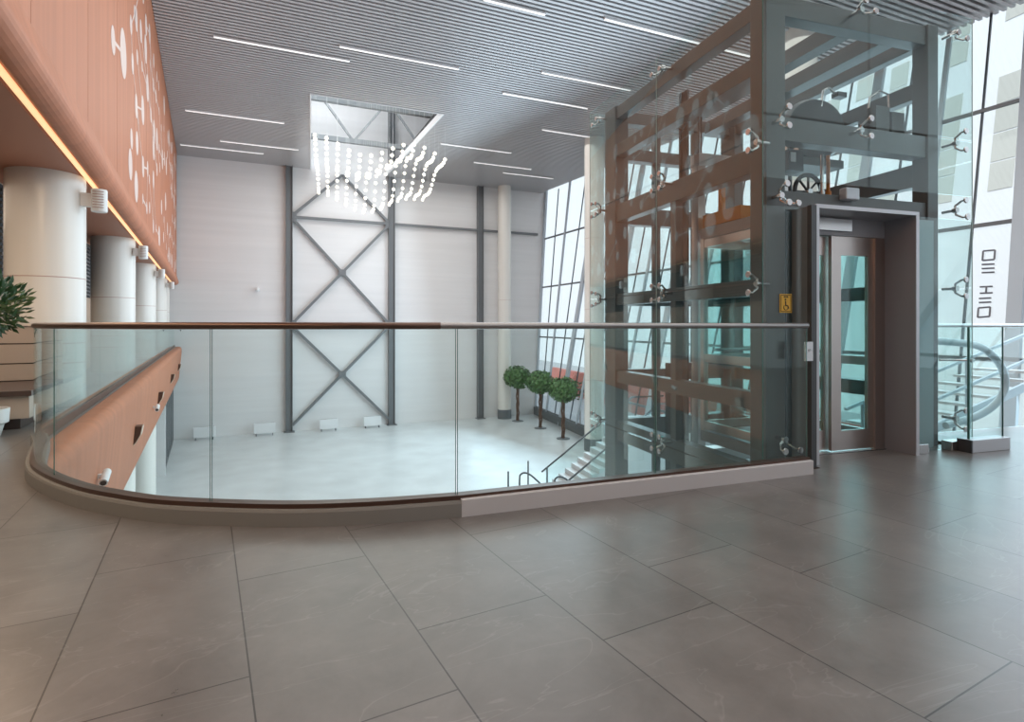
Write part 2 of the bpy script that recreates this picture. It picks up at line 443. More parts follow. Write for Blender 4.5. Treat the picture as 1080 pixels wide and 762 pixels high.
# lower terracotta fascia at floor-edge height, rounded top
prof = [(-1.44, -0.006)]
for k in range(9):
    a = math.pi/2-math.pi/2*k/8
    prof.append((-1.30+0.14*math.cos(a), -0.155+0.15*math.sin(a)))
prof += [(-1.17, -0.4), (-1.29, -1.75), (-1.32, -1.8), (-1.44, -1.8)]
b = MB(); b.extr([(x, 5.95, z) for x, z in prof], (0, 29.7, 0))
lf = struct(b.build('trim_1', 'terracotta'))
for p_ in lf.data.polygons: p_.use_smooth = True
lf.data.set_sharp_from_angle(angle=R(30))
b = MB(); b.box(-9, -1.56, 8.0, 36, -0.7, -0.45); struct(b.build('ceiling', 'panel_wall'))

# slatted ceiling with opening
b = MB(WF)
OY0, OY1 = 24.1, YW
def ox(y): t = (y-OY0)/(36.07-OY0); return 1.65+t*0.79, 7.25-t*0.35
y = -8.0
while y < YW-0.05:
    x0 = (-1.39-.0906*y)/.9959; x1 = (21.25-.0906*y)/.9959
    if y+0.1 > OY0 and y < OY1:
        a_, c_ = ox(y); b.box(x0, a_, y, y+0.105, ZC, ZC+0.10); b.box(c_, x1, y, y+0.105, ZC, ZC+0.10)
    else: b.box(x0, x1, y, y+0.105, ZC, ZC+0.10)
    y += 0.2
cl = struct(b.build('ceiling', 'slat'))
b = MB(WF)
xr = lambda y: (21.25-.0906*y)/.9959
b.extr([(-9.5, -11, ZC+.42), (xr(-11), -11, ZC+.42), (xr(OY0), OY0, ZC+.42), (-9.5, OY0, ZC+.42)], (0, 0, .18))
b.box(-9.5, 1.62, OY0, YW, ZC+0.42, ZC+0.6); b.extr([(7.3, OY0, ZC+.42), (xr(OY0), OY0, ZC+.42), (xr(YW), YW, ZC+.42), (7.3, YW, ZC+.42)], (0, 0, .18))
b.build('ceiling_void', 'void_black', cl)
b = MB(WF)       # linings of the opening
for s_ in (0, 1):
    p0 = ox(OY0)[s_]; p1 = ox(YW)[s_]; o_ = -0.06 if s_ == 0 else 0.06
    b.extr([(p0, OY0, ZC-0.02), (p1, YW, ZC-0.02), (p1+o_, YW, ZC-0.02), (p0+o_, OY0, ZC-0.02)], (0, 0, 0.3))
b.box(1.6, 7.3, OY0-0.05, OY0, ZC-0.02, ZC+0.3)
b.build('opening_trim', 'white_metal', cl)
# attic above the opening: walls and a partly open roof
b = MB(WF)
b.box(-4, -3.8, 20, YW, 11.3, 17); b.box(13, 13.2, 20, YW, 11.3, 17); b.box(-4, 13.2, 19.8, 20, 11.3, 17)
struct(b.build('wall_attic', 'attic'))
b = MB(WF)
b.box(-4, 13.2, 19.8, 24.5, 17, 17.15); b.box(-4, 13.2, 32.5, YW+.3, 17, 17.15); b.box(9.2, 13.2, 24.5, 32.5, 17, 17.15); b.box(-4, -1, 24.5, 32.5, 17, 17.15)
struct(b.build('ceiling', 'attic'))
b = MB(WF); b.box(-1, 9.2, 24.5, 32.5, 17.04, 17.08); wn = struct(b.build('window_3', 'window_glass'))
b = MB(WF)
for k in range(6): b.box(-1+k*2.02, -0.9+k*2.02, 24.5, 32.5, 16.98, 17.12)
for k in range(4): b.box(-1, 9.2, 24.5+k*2.6, 24.6+k*2.6, 16.98, 17.12)
b.build('window_frame', 'truss', wn)
# roof of the hall
b = MB(WF); b.extr([(-12, -11, 11.5), (xr(-11)+.2, -11, 11.5), (xr(19.8)+.2, 19.8, 11.5), (-12, 19.8, 11.5)], (0, 0, .2)); b.box(-12, -4, 19.8, YW+.3, 11.5, 11.7); b.extr([(13.2, 19.8, 11.5), (xr(19.8)+.2, 19.8, 11.5), (xr(YW)+.2, YW+.3, 11.5), (13.2, YW+.3, 11.5)], (0, 0, .2))
struct(b.build('ceiling', 'attic'))
b = MB(WF); b.box(-9.5, -9.2, 30, YW, ZL, 11.5); 

# leaning curtain wall (window_1)
wn = struct(empty('window_1', (17, 10, ZL)))
glb = MB()
ZT = [ZL+0.55, -2.7, 0.35, 3.9, 7.4, ZC+0.35]
for i in range(len(YG)-1):
    y0, y1 = YG[i], YG[i+1]
    for j in range(len(ZT)-1):
        P = [gl_pt(y0, ZT[j]), gl_pt(y1, ZT[j]), gl_pt(y1, ZT[j+1]), gl_pt(y0, ZT[j+1])]
        b = MB(); b.extr(P, (0.03, 0, 0)); b.build('window_pane', 'window_glass', wn)
for i, y in enumerate(YG):
    b = MB(); wide = i % 2 == 0
    b.bar(gl_bot(y)-Vector((0.1, 0, 0)), gl_top(y)-Vector((0.1, 0, 0)), 0.30 if wide else 0.13, 0.14 if wide else 0.10, up=(1, 0, 0))
    b.build('mullion', 'mullion', wn)
    if i < len(YG)-1:
        ym = (YG[i]+YG[i+1])/2
        b = MB(); b.bar(gl_pt(ym, ZL+0.3), gl_pt(ym, ZC), 0.05, 0.06, up=(1, 0, 0)); b.build('glazing_bar', 'mullion_dark', wn)
for z_ in ZT:
    b = MB()
    for i in range(len(YG)-1): b.bar(gl_pt(YG[i], z_)-Vector((.04, 0, 0)), gl_pt(YG[i+1], z_)-Vector((.04, 0, 0)), 0.09, 0.10)
    b.build('transom', 'wall_steel', wn)
b = MB()
for i in range(len(YG)-1):
    p = gl_pt(YG[i], ZL+0.27); q = gl_pt(YG[i+1], ZL+0.27); b.bar(p+Vector((-.05, 0, 0)), q+Vector((-.05, 0, 0)), 0.30, 0.54)
b.build('sill', 'grey_base', wn)
# lettering stuck on the glass near the lift, written upright
def on_glass(px, py):
    lo, hi = 3.0, 40.0
    def f(d):
        p = ray(px, py, d); 
        # locate glazing x at this y,z
        yb = p.y
        for _ in range(12):
            q = gl_pt(yb, p.z); yb += p.y-q.y
        return p.x-gl_pt(yb, p.z).x
    for _ in range(50):
        mid = (lo+hi)/2
        if f(mid) > 0: hi = mid
        else: lo = mid
    return ray(px, py, lo)
b = MB()
def gline(x0, y0, x1, y1, wd=1.3):
    p = on_glass(x0, y0); q = on_glass(x1, y1); d = (p-Vector((0, 0, EYE))).length
    off = Vector((-0.03, 0, 0)); b.bar(p+off, q+off, 0.008, wd*d/F, up=(p-q).cross(Vector((1, 0, 0.25))))
def letters(dx, dy, k=1.0):
    def L(x0, y0, x1, y1): gline(1036+dx+(x0-1036)*k, 300+dy+(y0-300)*k, 1036+dx+(x1-1036)*k, 300+dy+(y1-300)*k)
    for (x, y, s_) in ((1037.5, 264, 10), (1032.5, 324, 10)):
        L(x, y+1, x+12.5, y); L(x-.8, y+s_+1, x+11.7, y+s_); L(x, y+1, x-.8, y+s_+1); L(x+12.5, y, x+11.7, y+s_)
    for y in (278.7, 283, 287.3): L(1036, y+.6, 1049.5, y)
    for y in (302.3, 309): L(1034, y+.6, 1047.5, y)
    L(1041, 302.5, 1040.5, 309)
    for y in (314.5, 318.8): L(1033, y+.6, 1046, y)
letters(0, 0)
b.build('window_lettering', 'grey_ink', wn)

# ------------------------------------------------------------------ COLUMNS
def column(x, y, r, z0, z1, label, joints, base=True, group=None):
    t = empty('round_column', (x, y, z0), 0, label, 'column', group)
    b = MB(); b.lathe((x, y, 0), [(r, z0), (r, z1)], 48); b.build('shaft', 'column_paint', t)
    if joints:
        b = MB()
        for z in joints: b.lathe((x, y, 0), [(r+0.002, z-0.006), (r+0.003, z), (r+0.002, z+0.006)], 48)
        b.build('panel_joint', 'joint', t)
    if base:
        b = MB(); b.lathe((x, y, 0), [(r+0.02, z0), (r+0.02, z0+0.62), (r+.005, z0+.63)], 48); b.build('base', 'grey_base', t)
gc = ['cream round column at the left edge, behind the bench', 'second cream round column along the gallery, counted from the bench',
      'third cream round column along the gallery, half hidden by the second', 'fourth, thin looking cream column along the gallery', 'last gallery column, beside the pale back wall']
lc = ['', '', 'white lower-hall column standing under the gallery edge', '', '']
for i, y in enumerate((10.6, 17.5, 24.4, 31.3)):
    column(-2.1, y, 0.48, 0, 3.45, gc[i], [0.64, 0.93, 1.9], base=False)
column(-2.1, 34.9, 0.40, 0, 3.45, gc[4], [1.9], base=False)
column(-2.1, 24.4, 0.48, ZL, -0.7, lc[2], [], base=False)
column(-2.1, 17.5, 0.48, ZL, -0.7, 'white lower-hall column nearer than the one beside the pale block, mostly behind the fascia', [], base=False)
column(17.5, 22.8, 0.5, ZL, ZC+.3, 'tall cream round column in the hall, left edge of the glass lift shaft', [-1.6, 2.0, 5.6], True)
column(18.04, 33.5, 0.455, ZL, ZC+.3, 'tall cream round column in front of the back wall near the glazing', [2.9], True)
column(17.0, 11.3, 0.5, ZL, ZC+.3, 'tall cream round column seen through the top of the lift shaft', [], True)

# ------------------------------------------------------------------ back wall steelwork
def on_wall(px, py):       # x', z on back wall plane
    # solve ray with WF y = YW-0.2
    lo, hi = 5.0, 80.0
    inv = WF.inverted()
    for _ in range(50):
        mid = (lo+hi)/2; p = inv @ ray(px, py, mid)
        if p.y > YW-0.2: hi = mid
        else: lo = mid
    return p.x, p.z
scol = {}
names = {305: 'dark grey steel wall column left of the cross bracing', 413: 'dark grey steel wall column right of the cross bracing', 506: 'dark grey steel wall column just left of the tall cream column'}
for px, ztop in ((305, 17), (413, 17), (506.5, ZC+.2)):
    x, _ = on_wall(px, 300); scol[px] = x
    t = empty('steel_column', WF @ Vector((x, YW-0.2, ZL)), -R(5.2), names[int(px)], 'steel column')
    b = MB(WF); b.box(x-.19, x-.16, YW-.36, YW, ZL, ztop); b.box(x+.16, x+.19, YW-.36, YW, ZL, ztop); b.box(x-.17, x+.17, YW-.22, YW-.19, ZL, ztop)
    b.build('section', 'wall_steel', t)
    b = MB(WF); b.box(x-.3, x+.3, YW-.5, YW, ZL, ZL+.04); b.build('base_plate', 'wall_steel', t)
xa, xb, xc = scol[305]+.19, scol[413]-.19, scol[506.5]-.19
z1 = on_wall(310, 229)[1]; z2 = EYE+0.0; z3 = ZL+0.4; yb = YW-0.2
def brace(x0, z0, x1, z1_, name, label, cat='brace'):
    b = MB(WF); b.bar((x0, yb, z0), (x1, yb, z1_), 0.14, 0.14, up=(0, 1, 0)); return tag(b.build(name, 'wall_steel'), label, cat)
t = empty('cross_bracing', WF @ Vector(((xa+xb)/2, yb, ZL)), -R(5.2), 'dark steel cross bracing in two stacked X shapes on the pale back wall', 'bracing')
def br(x0, z0, x1, z1_, w_=0.15):
    b = MB(WF); b.bar((x0, yb, z0), (x1, yb, z1_), w_, w_, up=(0, 1, 0)); b.build('brace', 'wall_steel', t)
for (za, zb) in ((z1-.1, z2+.1), (z2-.1, z3)):
    br(xa, za, xb, zb); br(xa, zb, xb, za)
    b = MB(WF); xm = (xa+xb)/2; zm = (za+zb)/2; b.box(xm-.22, xm+.22, yb-.09, yb+.09, zm-.2, zm+.2); b.build('gusset_plate', 'wall_steel', t)
ztop = 2*z1-z2+1
br(xa, z1+.1, (xa+xb)/2, z1+2.8); br(xb, z1+.1, (xa+xb)/2, z1+2.8)
for zz in (z1, z2):
    br(xa, zz, xb, zz)
for x in (xa, xb):
    for zz in (z1, z2): 
        b = MB(WF); s_ = .22 if x == xa else -.22; b.box(min(x, x+s_), max(x, x+s_), yb-.05, yb+.05, zz-.3, zz+.3); b.build('gusset_plate', 'wall_steel', t)
brace(scol[413]+.19, z1, xc, z1, 'wall_girt', 'slim dark horizontal wall girt between the bracing and the next steel column', 'girt')
brace(scol[506.5]+.19, z1, 17.75, z1, 'wall_girt', 'slim dark horizontal wall girt behind the tall cream column', 'girt')

# roof trusses seen through the opening
def truss(yy, zb, zt, label):
    t = empty('roof_truss', WF @ Vector((4.5, yy, zb)), -R(5.2), label, 'truss')
    for z_, s_ in ((zb, .26), (zt, .22)):
        b = MB(WF); b.bar((-3.7, yy, z_), (12.9, yy, z_), s_, s_); b.build('chord', 'truss', t)
    x = -3.6; up = True
    while x < 12:
        b = MB(WF); b.bar((x, yy, zb if up else zt), (x+2.05, yy, zt if up else zb), .12, .12, up=(0, 1, 0)); b.build('web_member', 'truss', t)
        x += 2.05; up = not up
truss(26.2, 14.0, 16.3, 'grey steel roof truss crossing the ceiling opening, nearest one')
truss(29.3, 12.6, 15.5, 'grey steel roof truss crossing the ceiling opening, middle one')
truss(33.2, 11.9, 14.6, 'grey steel roof truss crossing the ceiling opening, next to the back wall')

# ------------------------------------------------------------------ ceiling strip lamps
def onc(px, py):
    d = (ZC-EYE)*F/(CY-py); return WF.inverted() @ ray(px, py, d)
strips = [((225, 37), (369, 63), 'long white strip lamp in the slatted ceiling, nearest the terracotta fascia top'),
 ((358, 47), (484, 72), 'white strip lamp straight in front of the ceiling opening'),
 ((510, -3), (575, 14), 'white strip lamp cut by the top edge of the photo'),
 ((645, 11), (782, 63), 'white strip lamp running behind the top beam of the lift shaft'),
 ((571, 75), (665, 94), 'white strip lamp ending beside the left lift post'),
 ((530, 97), (620, 113), 'white strip lamp just left of the lift shaft glass'),
 ((572, 135.5), (622, 143.7), 'white strip lamp pointing at the left lift post, just above the cream column top'),
 ((195, 115), (300, 129), 'thin white strip lamp left of the ceiling opening, nearest of its three'),
 ((232, 148), (315, 157), 'thin white strip lamp left of the ceiling opening, middle of its three'),
 ((190, 152), (278, 161), 'thin white strip lamp left of the ceiling opening, next to the back wall'),
 ((464, 151), (540, 160), 'thin white strip lamp right of the ceiling opening'),
 ((500, 170), (560, 178), 'short thin strip lamp above the tall cream wall column'),
 ((531, 181), (583, 188), 'farthest thin strip lamp, near the glazing corner')]
for p, q, lb in strips:
    a_, c_ = onc(*p), onc(*q); ym = (a_.y+c_.y)/2
    t = empty('strip_lamp', WF @ Vector(((a_.x+c_.x)/2, ym, ZC-.06)), -R(5.2), lb, 'lamp', 'strip lamps in the slatted ceiling')
    b = MB(WF); b.box(a_.x, c_.x, ym-.05, ym+.05, ZC-.062, ZC-.003); b.build('housing', 'white_metal', t)
    b = MB(WF); b.box(a_.x+.02, c_.x-.02, ym-.04, ym+.04, ZC-.075, ZC-.063); b.build('diffuser', 'lamp_white', t)

# ------------------------------------------------------------------ BALUSTRADE
t = empty('glass_balustrade', (KP[8][0].x, KP[8][0].y, 0), 0, 'curved glass balustrade with dark bronze handrail around the atrium opening', 'balustrade')
icurve = len(kpath)-5           # index of the straight part start
def seg(path, i0, i1): return path[i0:i1+1]
ks = MB(); ks.sweep(seg(KP, 0, icurve), [(0, 0.0), (0.0, 0.085), (0.006, 0.10), (0.13, 0.10), (0.13, -0.44), (0.10, -0.44), (0.10, 0.0)]); 
ks.build('kerb', 'kerb_grey', t)
ks = MB(); ks.sweep(seg(KP, icurve, len(KP)-1), [(0, 0.0), (0.0, 0.105), (0.006, 0.11), (0.13, 0.11), (0.13, -0.44), (0.10, -0.44), (0.10, 0.0)]); tag(ks.build('kerb', 'kerb_pale', t), 'pale grey straight kerb')
ks = MB(); ks.sweep(KP, [(0.03, 0.10), (0.03, 0.128), (0.105, 0.128), (0.105, 0.10)]); ks.build('base_channel', 'bronze', t)
# glass panels : split at photo joints
def length(P): return sum((P[i+1]-P[i]).length for i in range(len(P)-1))
gp = with_normals(offs(KP, 0.06))
def nearest_idx(px):
    best, bi = 1e9, 0
    for i, (p, n) in enumerate(gp):
        X = p.x*math.cos(TH)-p.y*math.sin(TH); d = p.x*math.sin(TH)+p.y*math.cos(TH)
        u = CX+F*X/d
        if abs(u-px) < best and i > 3: best, bi = abs(u-px), i
    return bi
def resample(path, n):
    P = [p for p, _ in path]; L = length(P); out = []; acc = 0; i = 0
    for k in range(n+1):
        s_ = L*k/n
        while i < len(P)-2 and acc+(P[i+1]-P[i]).length < s_: acc += (P[i+1]-P[i]).length; i += 1
        sl = (P[i+1]-P[i]).length; out.append(P[i].lerp(P[i+1], min(1, (s_-acc)/sl)))
    return out
fine = with_normals(resample(gp, 400))
def fidx(px, lo=60):
    best, bi = 1e9, 0
    for i in range(lo, len(fine)):
        p = fine[i][0]
        X = p.x*math.cos(TH)-p.y*math.sin(TH); d = p.x*math.sin(TH)+p.y*math.cos(TH)
        u = CX+F*X/d
        if abs(u-px) < best: best, bi = abs(u-px), i
    return bi
def fl_len(i): return i*length([p for p, _ in gp])/400
j1 = 110
for i in range(60, 200):
    pass
cuts = [0, fidx(57, 60), fidx(222, 110), fidx(482, 150), fidx(690, 150), 400]
cuts = sorted(set(cuts))
for a_, c_ in zip(cuts[:-1], cuts[1:]):
    P = fine[a_:c_+1]
    if len(P) < 3: continue
    # trim a 6 mm gap at each joint
    g0 = P[0][0].lerp(P[1][0], 0.3); g1 = P[-1][0].lerp(P[-2][0], 0.3)
    P = [(g0, P[0][1])]+P[1:-1:3]+[(g1, P[-1][1])]
    b = MB(); b.sweep(P, [(-0.006, 0.118), (-0.006, 1.18), (0.006, 1.18), (0.006, 0.118)]); b.build('glass_panel', 'rail_glass', t)
    for q, nn in (P[0], P[-1]):
        b = MB(); d = Vector((nn[1], -nn[0])); 
        b.box(q.x-.002, q.x+.002, q.y-.002, q.y+.002, 0.12, 1.178); b.build('glass_edge', 'glass_edge', t)
# receding side along the gallery
k = 0; y = 7.2
while y < 35:
    b = MB(); b.box(-1.506, -1.494, y+.006, min(y+1.9, 35.4)-.006, 0.118, 1.18); b.build('glass_panel', 'rail_glass', t); y += 1.9
b = MB(); b.box(-1.52, -1.48, 7.2, 35.5, 0.0, 0.10); b.build('base_channel', 'bronze', t)
hr = [(-1.5, 35.4, 1.195), (-1.5, 20, 1.195)] + [(p.x, p.y, 1.195) for p, _ in fine[::6]] + [(fine[-1][0].x, fine[-1][0].y, 1.195)]
ih = 2+fidx(480, 150)//6
b = MB(); b.tube(hr[:ih+1], 0.022, 12); b.build('handrail', 'bronze_rail', t)
b = MB(); b.tube(hr[ih:], 0.022, 12); tag(b.build('handrail', 'rail_steel', t), 'brighter steel end of the handrail')
b = MB(); pe = fine[-1][0]; 

# ------------------------------------------------------------------ LIFT SHAFT
sh = empty('lift_shaft', world(4.7, 5.5, ZL), -R(11.2), 'tall green-grey steel and glass lift shaft to the right of the balustrade', 'lift shaft')
def lbox(name, m, x0, x1, y0, y1, z0, z1, parent=sh, bevel=0, label=None):
    b = MB(LF); b.box(x0, x1, y0, y1, z0, z1); o = b.build(name, m, parent, bevel=bevel)
    if label: o['label'] = label
    return o
DA, DB, CA, CB = 3.65, 5.75, 4.0, 7.05
for (x0, x1, y0, y1) in ((DA, DA+.21, CA, CA+.2), (DB-.14, DB, CA, CA+.16), (DA, DA+.2, CB-.3, CB), (DB-.16, DB, CB-.3, CB)):
    lbox('post', 'shaft_steel', x0, x1, y0, y1, ZL, 4.18, bevel=.006)
# side frames (left and right faces) and back frame
for (z0, z1) in ((4.0, 4.16), (3.49, 3.65), (2.60, 2.83), (1.47, 1.62), (0.42, 0.58), (-0.36, -0.1), (-2.6, -2.4), (-4.0, -3.8)):
    lbox('side_beam', 'shaft_steel', DA+.02, DA+.16, CA+.2, CB-.3, z0, z1, bevel=.004)
    lbox('side_beam', 'shaft_steel', DB-.13, DB-.02, CA+.16, CB-.3, z0, z1, bevel=.004)
    lbox('back_beam', 'shaft_steel', DA+.2, DB-.16, CB-.2, CB-.05, z0, z1, bevel=.004)
lbox('front_beam', 'shaft_steel', DA+.21, DB-.14, CA+.02, CA+.16, 3.98, 4.16, bevel=.004)
lbox('front_beam', 'shaft_steel', DA+.21, DB-.14, CA+.02, CA+.16, 2.86, 3.07, bevel=.004)
lbox('front_beam', 'shaft_steel', DA+.21, DB-.14, CA+.02, CA+.16, 2.24, 2.41, bevel=.004)
# top beams running front to back
lbox('top_beam', 'shaft_steel', 4.62, 4.78, CA+.16, CB-.2, 3.98, 4.14); lbox('top_beam', 'shaft_steel', 5.16, 5.34, CA+.16, CB-.2, 3.98, 4.14)
# intermediate uprights on the left and back faces
for c_ in (5.45,): lbox('upright', 'shaft_steel', DA+.03, DA+.12, c_-.05, c_+.05, ZL, 2.6)
for D_ in (4.35, 5.0): lbox('upright', 'shaft_steel', D_, D_+.08, CB-.18, CB-.08, ZL, 4.0)
# glass skin
GD, GC = 3.45, 3.82
GE = 5.95
zs = [-5.1, -2.65, -0.12, 1.56, 2.80, 4.19]
def gpan(x0, x1, y0, y1, z0, z1): return lbox('glass_panel', 'shaft_glass', x0, x1, y0, y1, z0, z1)
for (z0, z1) in zip(zs[:-1], zs[1:]):
    for (c0, c1) in ((GC, 5.43), (5.45, 7.12)):
        gpan(GD, GD+.012, c0+.014, c1, z0+.006, z1-.006)
        gpan(GE, GE+.012, c0+.014, c1, z0+.006, z1-.006)
    gpan(GD+.02, GE-.01, 7.11, 7.122, z0+.006, z1-.006)
fz = [-0.12+.13, 2.22, 3.0, 4.19]
# front skin: left strip beside doorway, right strip, and full width above
gpan(GD, 3.93, GC, GC+.012, 0.012, 2.215)
gpan(5.16, GE, GC, GC+.012, 0.012, 2.215)
gpan(GD, 4.62, GC, GC+.012, 2.45, 2.98); gpan(4.64, GE, GC, GC+.012, 2.45, 2.98)
gpan(GD, 4.62, GC, GC+.012, 3.0, 4.19); gpan(4.64, GE, GC, GC+.012, 3.0, 4.19)
# translucent panel behind the right strip and dark one behind the left strip
lbox('cladding_panel', 'shaft_panel', 5.16, DB-.15, CA-.06, CA-.03, 0, 2.22, label='blue-grey cladding panel right of the doors')
lbox('cladding_panel', 'car_teal_dark', DA+.22, 3.93, CA-.0, CA+.03, 0, 2.22, label='dark cladding panel left of the doors')
# vertical green glass edges
for (x, y) in ((GD+.006, GC+.006), (GE+.006, GC+.006), (GD+.006, 5.44), (GD+.006, 7.12)):
    b = MB(LF); e_ = 'glass_edge' if y < 4 and x < 4 else 'pale_edge'; b.box(x-.003, x+.003, y-.003, y+.003, -0.1, 4.19); b.build('glass_edge', e_, sh)
# spider fittings
def spider(D, c, z, nrm, dirs, reach=0.10, stand=0.16):
    """D,c,z on glass; nrm points inward to the steel (lift frame)"""
    n = Vector(nrm); P = Vector((D, c, z)); hub = P+n*(stand*.55)
    b = MB(LF); b.lathe(hub, [(0.026, -0.02), (0.028, 0), (0.026, 0.02)], 14, axis=n); b.tube([hub, P+n*(stand+.05)], 0.016, 10)
    s_ = b.build('spider_fitting', 'steel', sh)
    for dv in dirs:
        dv = Vector(dv)*reach; tip = P+dv+n*.03; mid = hub+dv*.55+n*.0
        b = MB(LF); b.tube([hub, mid, tip, P+dv+n*.0], 0.011, 8, radii=[.015, .012, .010, .010]); b.build('arm', 'steel', s_)
        b = MB(LF); b.lathe(P+dv-n*.012, [(0.026, -.004), (.03, 0), (.03, .008), (.022, .014)], 16, axis=n); b.build('disc', 'steel', s_)
q4 = lambda u, v: [(u[0]*a+v[0]*b_, u[1]*a+v[1]*b_, u[2]*a+v[2]*b_) for a in (-1, 1) for b_ in (-1, 1)]
for z_ in (-0.12, 1.56, 2.80):
    spider(GD, 5.44, z_, (1, 0, 0), [(0, a*.75, b_*.8) for a in (-1, 1) for b_ in (-1, 1)])
    spider(GD, 7.0, z_, (1, 0, 0), [(0, 0.5, 1), (0, 0.5, -1), (0, -.9, .8), (0, -.9, -.8)], 0.09)
    spider(GD, 3.98, z_, (1, 0, 0), [(0, 0, .8), (0, 0, -.8)])
spider(GD, 7.0, 4.08, (1, 0, 0), [(0, .4, -1), (0, -1, -.5)], .09); spider(GD, 5.44, 4.1, (1, 0, 0), [(0, .8, -.6), (0, -.8, -.6)])
for (D_, z_, dirs) in ((3.72, 2.99, [(0, 0, .8), (0, 0, -.8)]), (4.63, 2.99, [(.15, 0, .8), (.15, 0, -.8)]), (5.85, 2.99, [(0, 0, .9), (.0, 0, -.9)]),
        (3.72, 2.33, [(-.2, 0, .8), (.0, 0, -.8), (1.0, 0, -.8)]), (5.85, 2.33, [(0, 0, .8), (.2, 0, -.8)]), (4.63, 4.10, [(.7, 0, -.5), (-.5, 0, .3)]), (5.85, 4.08, [(.2, 0, -1), (-1, 0, -.6)]),
        (5.85, 1.56, [(0, 0, .8), (0, 0, -.8)]), (5.85, 0.28, [(0, 0, .9), (0, 0, -.9)]), (3.76, 0.2, [(-.8, 0, -.8), (.8, 0, -.8)])):
    spider(D_, GC, z_, (0, 1, 0), dirs)
# bottom clamps of the front glass
lbox('floor_clamp', 'steel', 5.14, 5.30, GC-.05, GC+.05, 0.0, 0.09, bevel=.004); lbox('floor_clamp', 'steel', 5.60, 5.82, GC-.05, GC+.05, 0.0, 0.09, bevel=.004)
# small fittings: grey box on the beam over the door, exit lamp box
lbox('junction_box', 'portal_edge', 4.50, 4.66, CA-.06, CA+.02, 2.36, 2.47, bevel=.01)

# lift machinery inside the shaft
mc = empty('lift_machine', world(4.77, 4.62, 2.84), -R(11.2), 'black lift traction machine with a round cover on top of the shaft frame', 'machine')
def lat(name, m, D, c, z, prof, axis, parent, n=32):
    b = MB(LF); b.lathe((D, c, z), prof, n, axis=axis); return b.build(name, m, parent)
lat('sheave_cover', 'dark_steel', 4.77, 4.62, 3.22, [(.02, -.12), (.30, -.12), (.33, -.06), (.33, .06), (.30, .12), (.02, .12)], (.25, 1, 0), mc)
b = MB(LF); b.tube([(4.80, 4.5, 3.45), (4.83, 4.5, 3.62), (4.90, 4.5, 3.66), (5.0, 4.5, 3.60)], .014); b.build('cable_loop', 'steel', mc)
b = MB(LF); b.box(4.98, 5.10, 4.46, 4.54, 3.57, 3.62); b.build('sensor_head', 'dark_steel', mc)
b = MB(LF); b.box(4.45, 5.1, 4.5, 4.9, 2.84, 2.92); b.build('machine_bed', 'shaft_steel', mc)
cb = empty('control_cabinet', world(5.36, 4.3, 3.04), -R(11.2), 'pair of brown-grey control boxes on the right inside the shaft top', 'control box')
for (x0, x1, zt_) in ((5.18, 5.36, 3.40), (5.39, 5.56, 3.36)):
    b = MB(LF); b.box(x0, x1, 4.2, 4.4, 3.09, zt_); b.build('box', 'shaft_steel', cb)
b = MB(LF); b.tube([(5.2, 4.3, 3.4), (5.22, 4.3, 3.52), (5.35, 4.3, 3.6), (5.47, 4.3, 3.58), (5.48, 4.3, 3.36)], .012); b.build('conduit', 'steel', cb)
b = MB(LF); b.box(5.15, 5.58, 4.2, 4.42, 3.04, 3.09); b.build('shelf', 'shaft_steel', cb)
# wheel and box between the two front beams
wh = empty('rope_pulley', world(4.53, 4.4, 2.36), -R(11.2), 'dark spoked rope pulley standing above the lift door beam', 'pulley')
ring = [(4.53+.17*math.cos(a), 4.40, 2.53+.17*math.sin(a)) for a in [2*math.pi*k/24 for k in range(25)]]
b = MB(LF); b.tube(ring, .022, 8); b.build('rim', 'dark_steel', wh)
for k in range(8):
    a = math.pi*k/4; b = MB(LF); b.bar((4.53, 4.40, 2.53), (4.53+.16*math.cos(a), 4.40, 2.53+.16*math.sin(a)), .012, .02, up=(0, 1, 0)); b.build('spoke', 'dark_steel', wh)
lat('hub', 'steel', 4.53, 4.37, 2.53, [(.03, 0), (.03, .08)], (0, 1, 0), wh, 12)
cx_ = empty('relay_box', world(4.28, 4.36, 2.70), -R(11.2), 'small black relay box with a white label behind the front beams', 'control box')
b = MB(LF); b.box(4.19, 4.37, 4.30, 4.42, 2.70, 2.90); b.build('body', 'dark_steel', cx_)
b = MB(LF); b.box(4.21, 4.27, 4.292, 4.30, 2.78, 2.87); b.build('label_plate', 'white_metal', cx_)
b = MB(LF); b.box(4.19, 4.22, 4.32, 4.38, 2.90, 2.94); b.box(4.33, 4.37, 4.32, 4.38, 2.90, 2.94); b.build('bracket', 'steel', cx_)
for (x, m_, lb) in ((4.66, 'steel', 'bright oil buffer cylinder behind the upper front beam'), (4.74, 'orange_part', 'thin orange guide behind the upper front beam')):
    b = MB(LF); b.tube([(x, 4.36, 2.5), (x, 4.36, 2.9)], .018, 10); b.lathe((x, 4.36, 2.5), [(.03, 0), (.03, .04)], 12); tag(b.build('buffer_cylinder', m_), lb, 'cylinder')
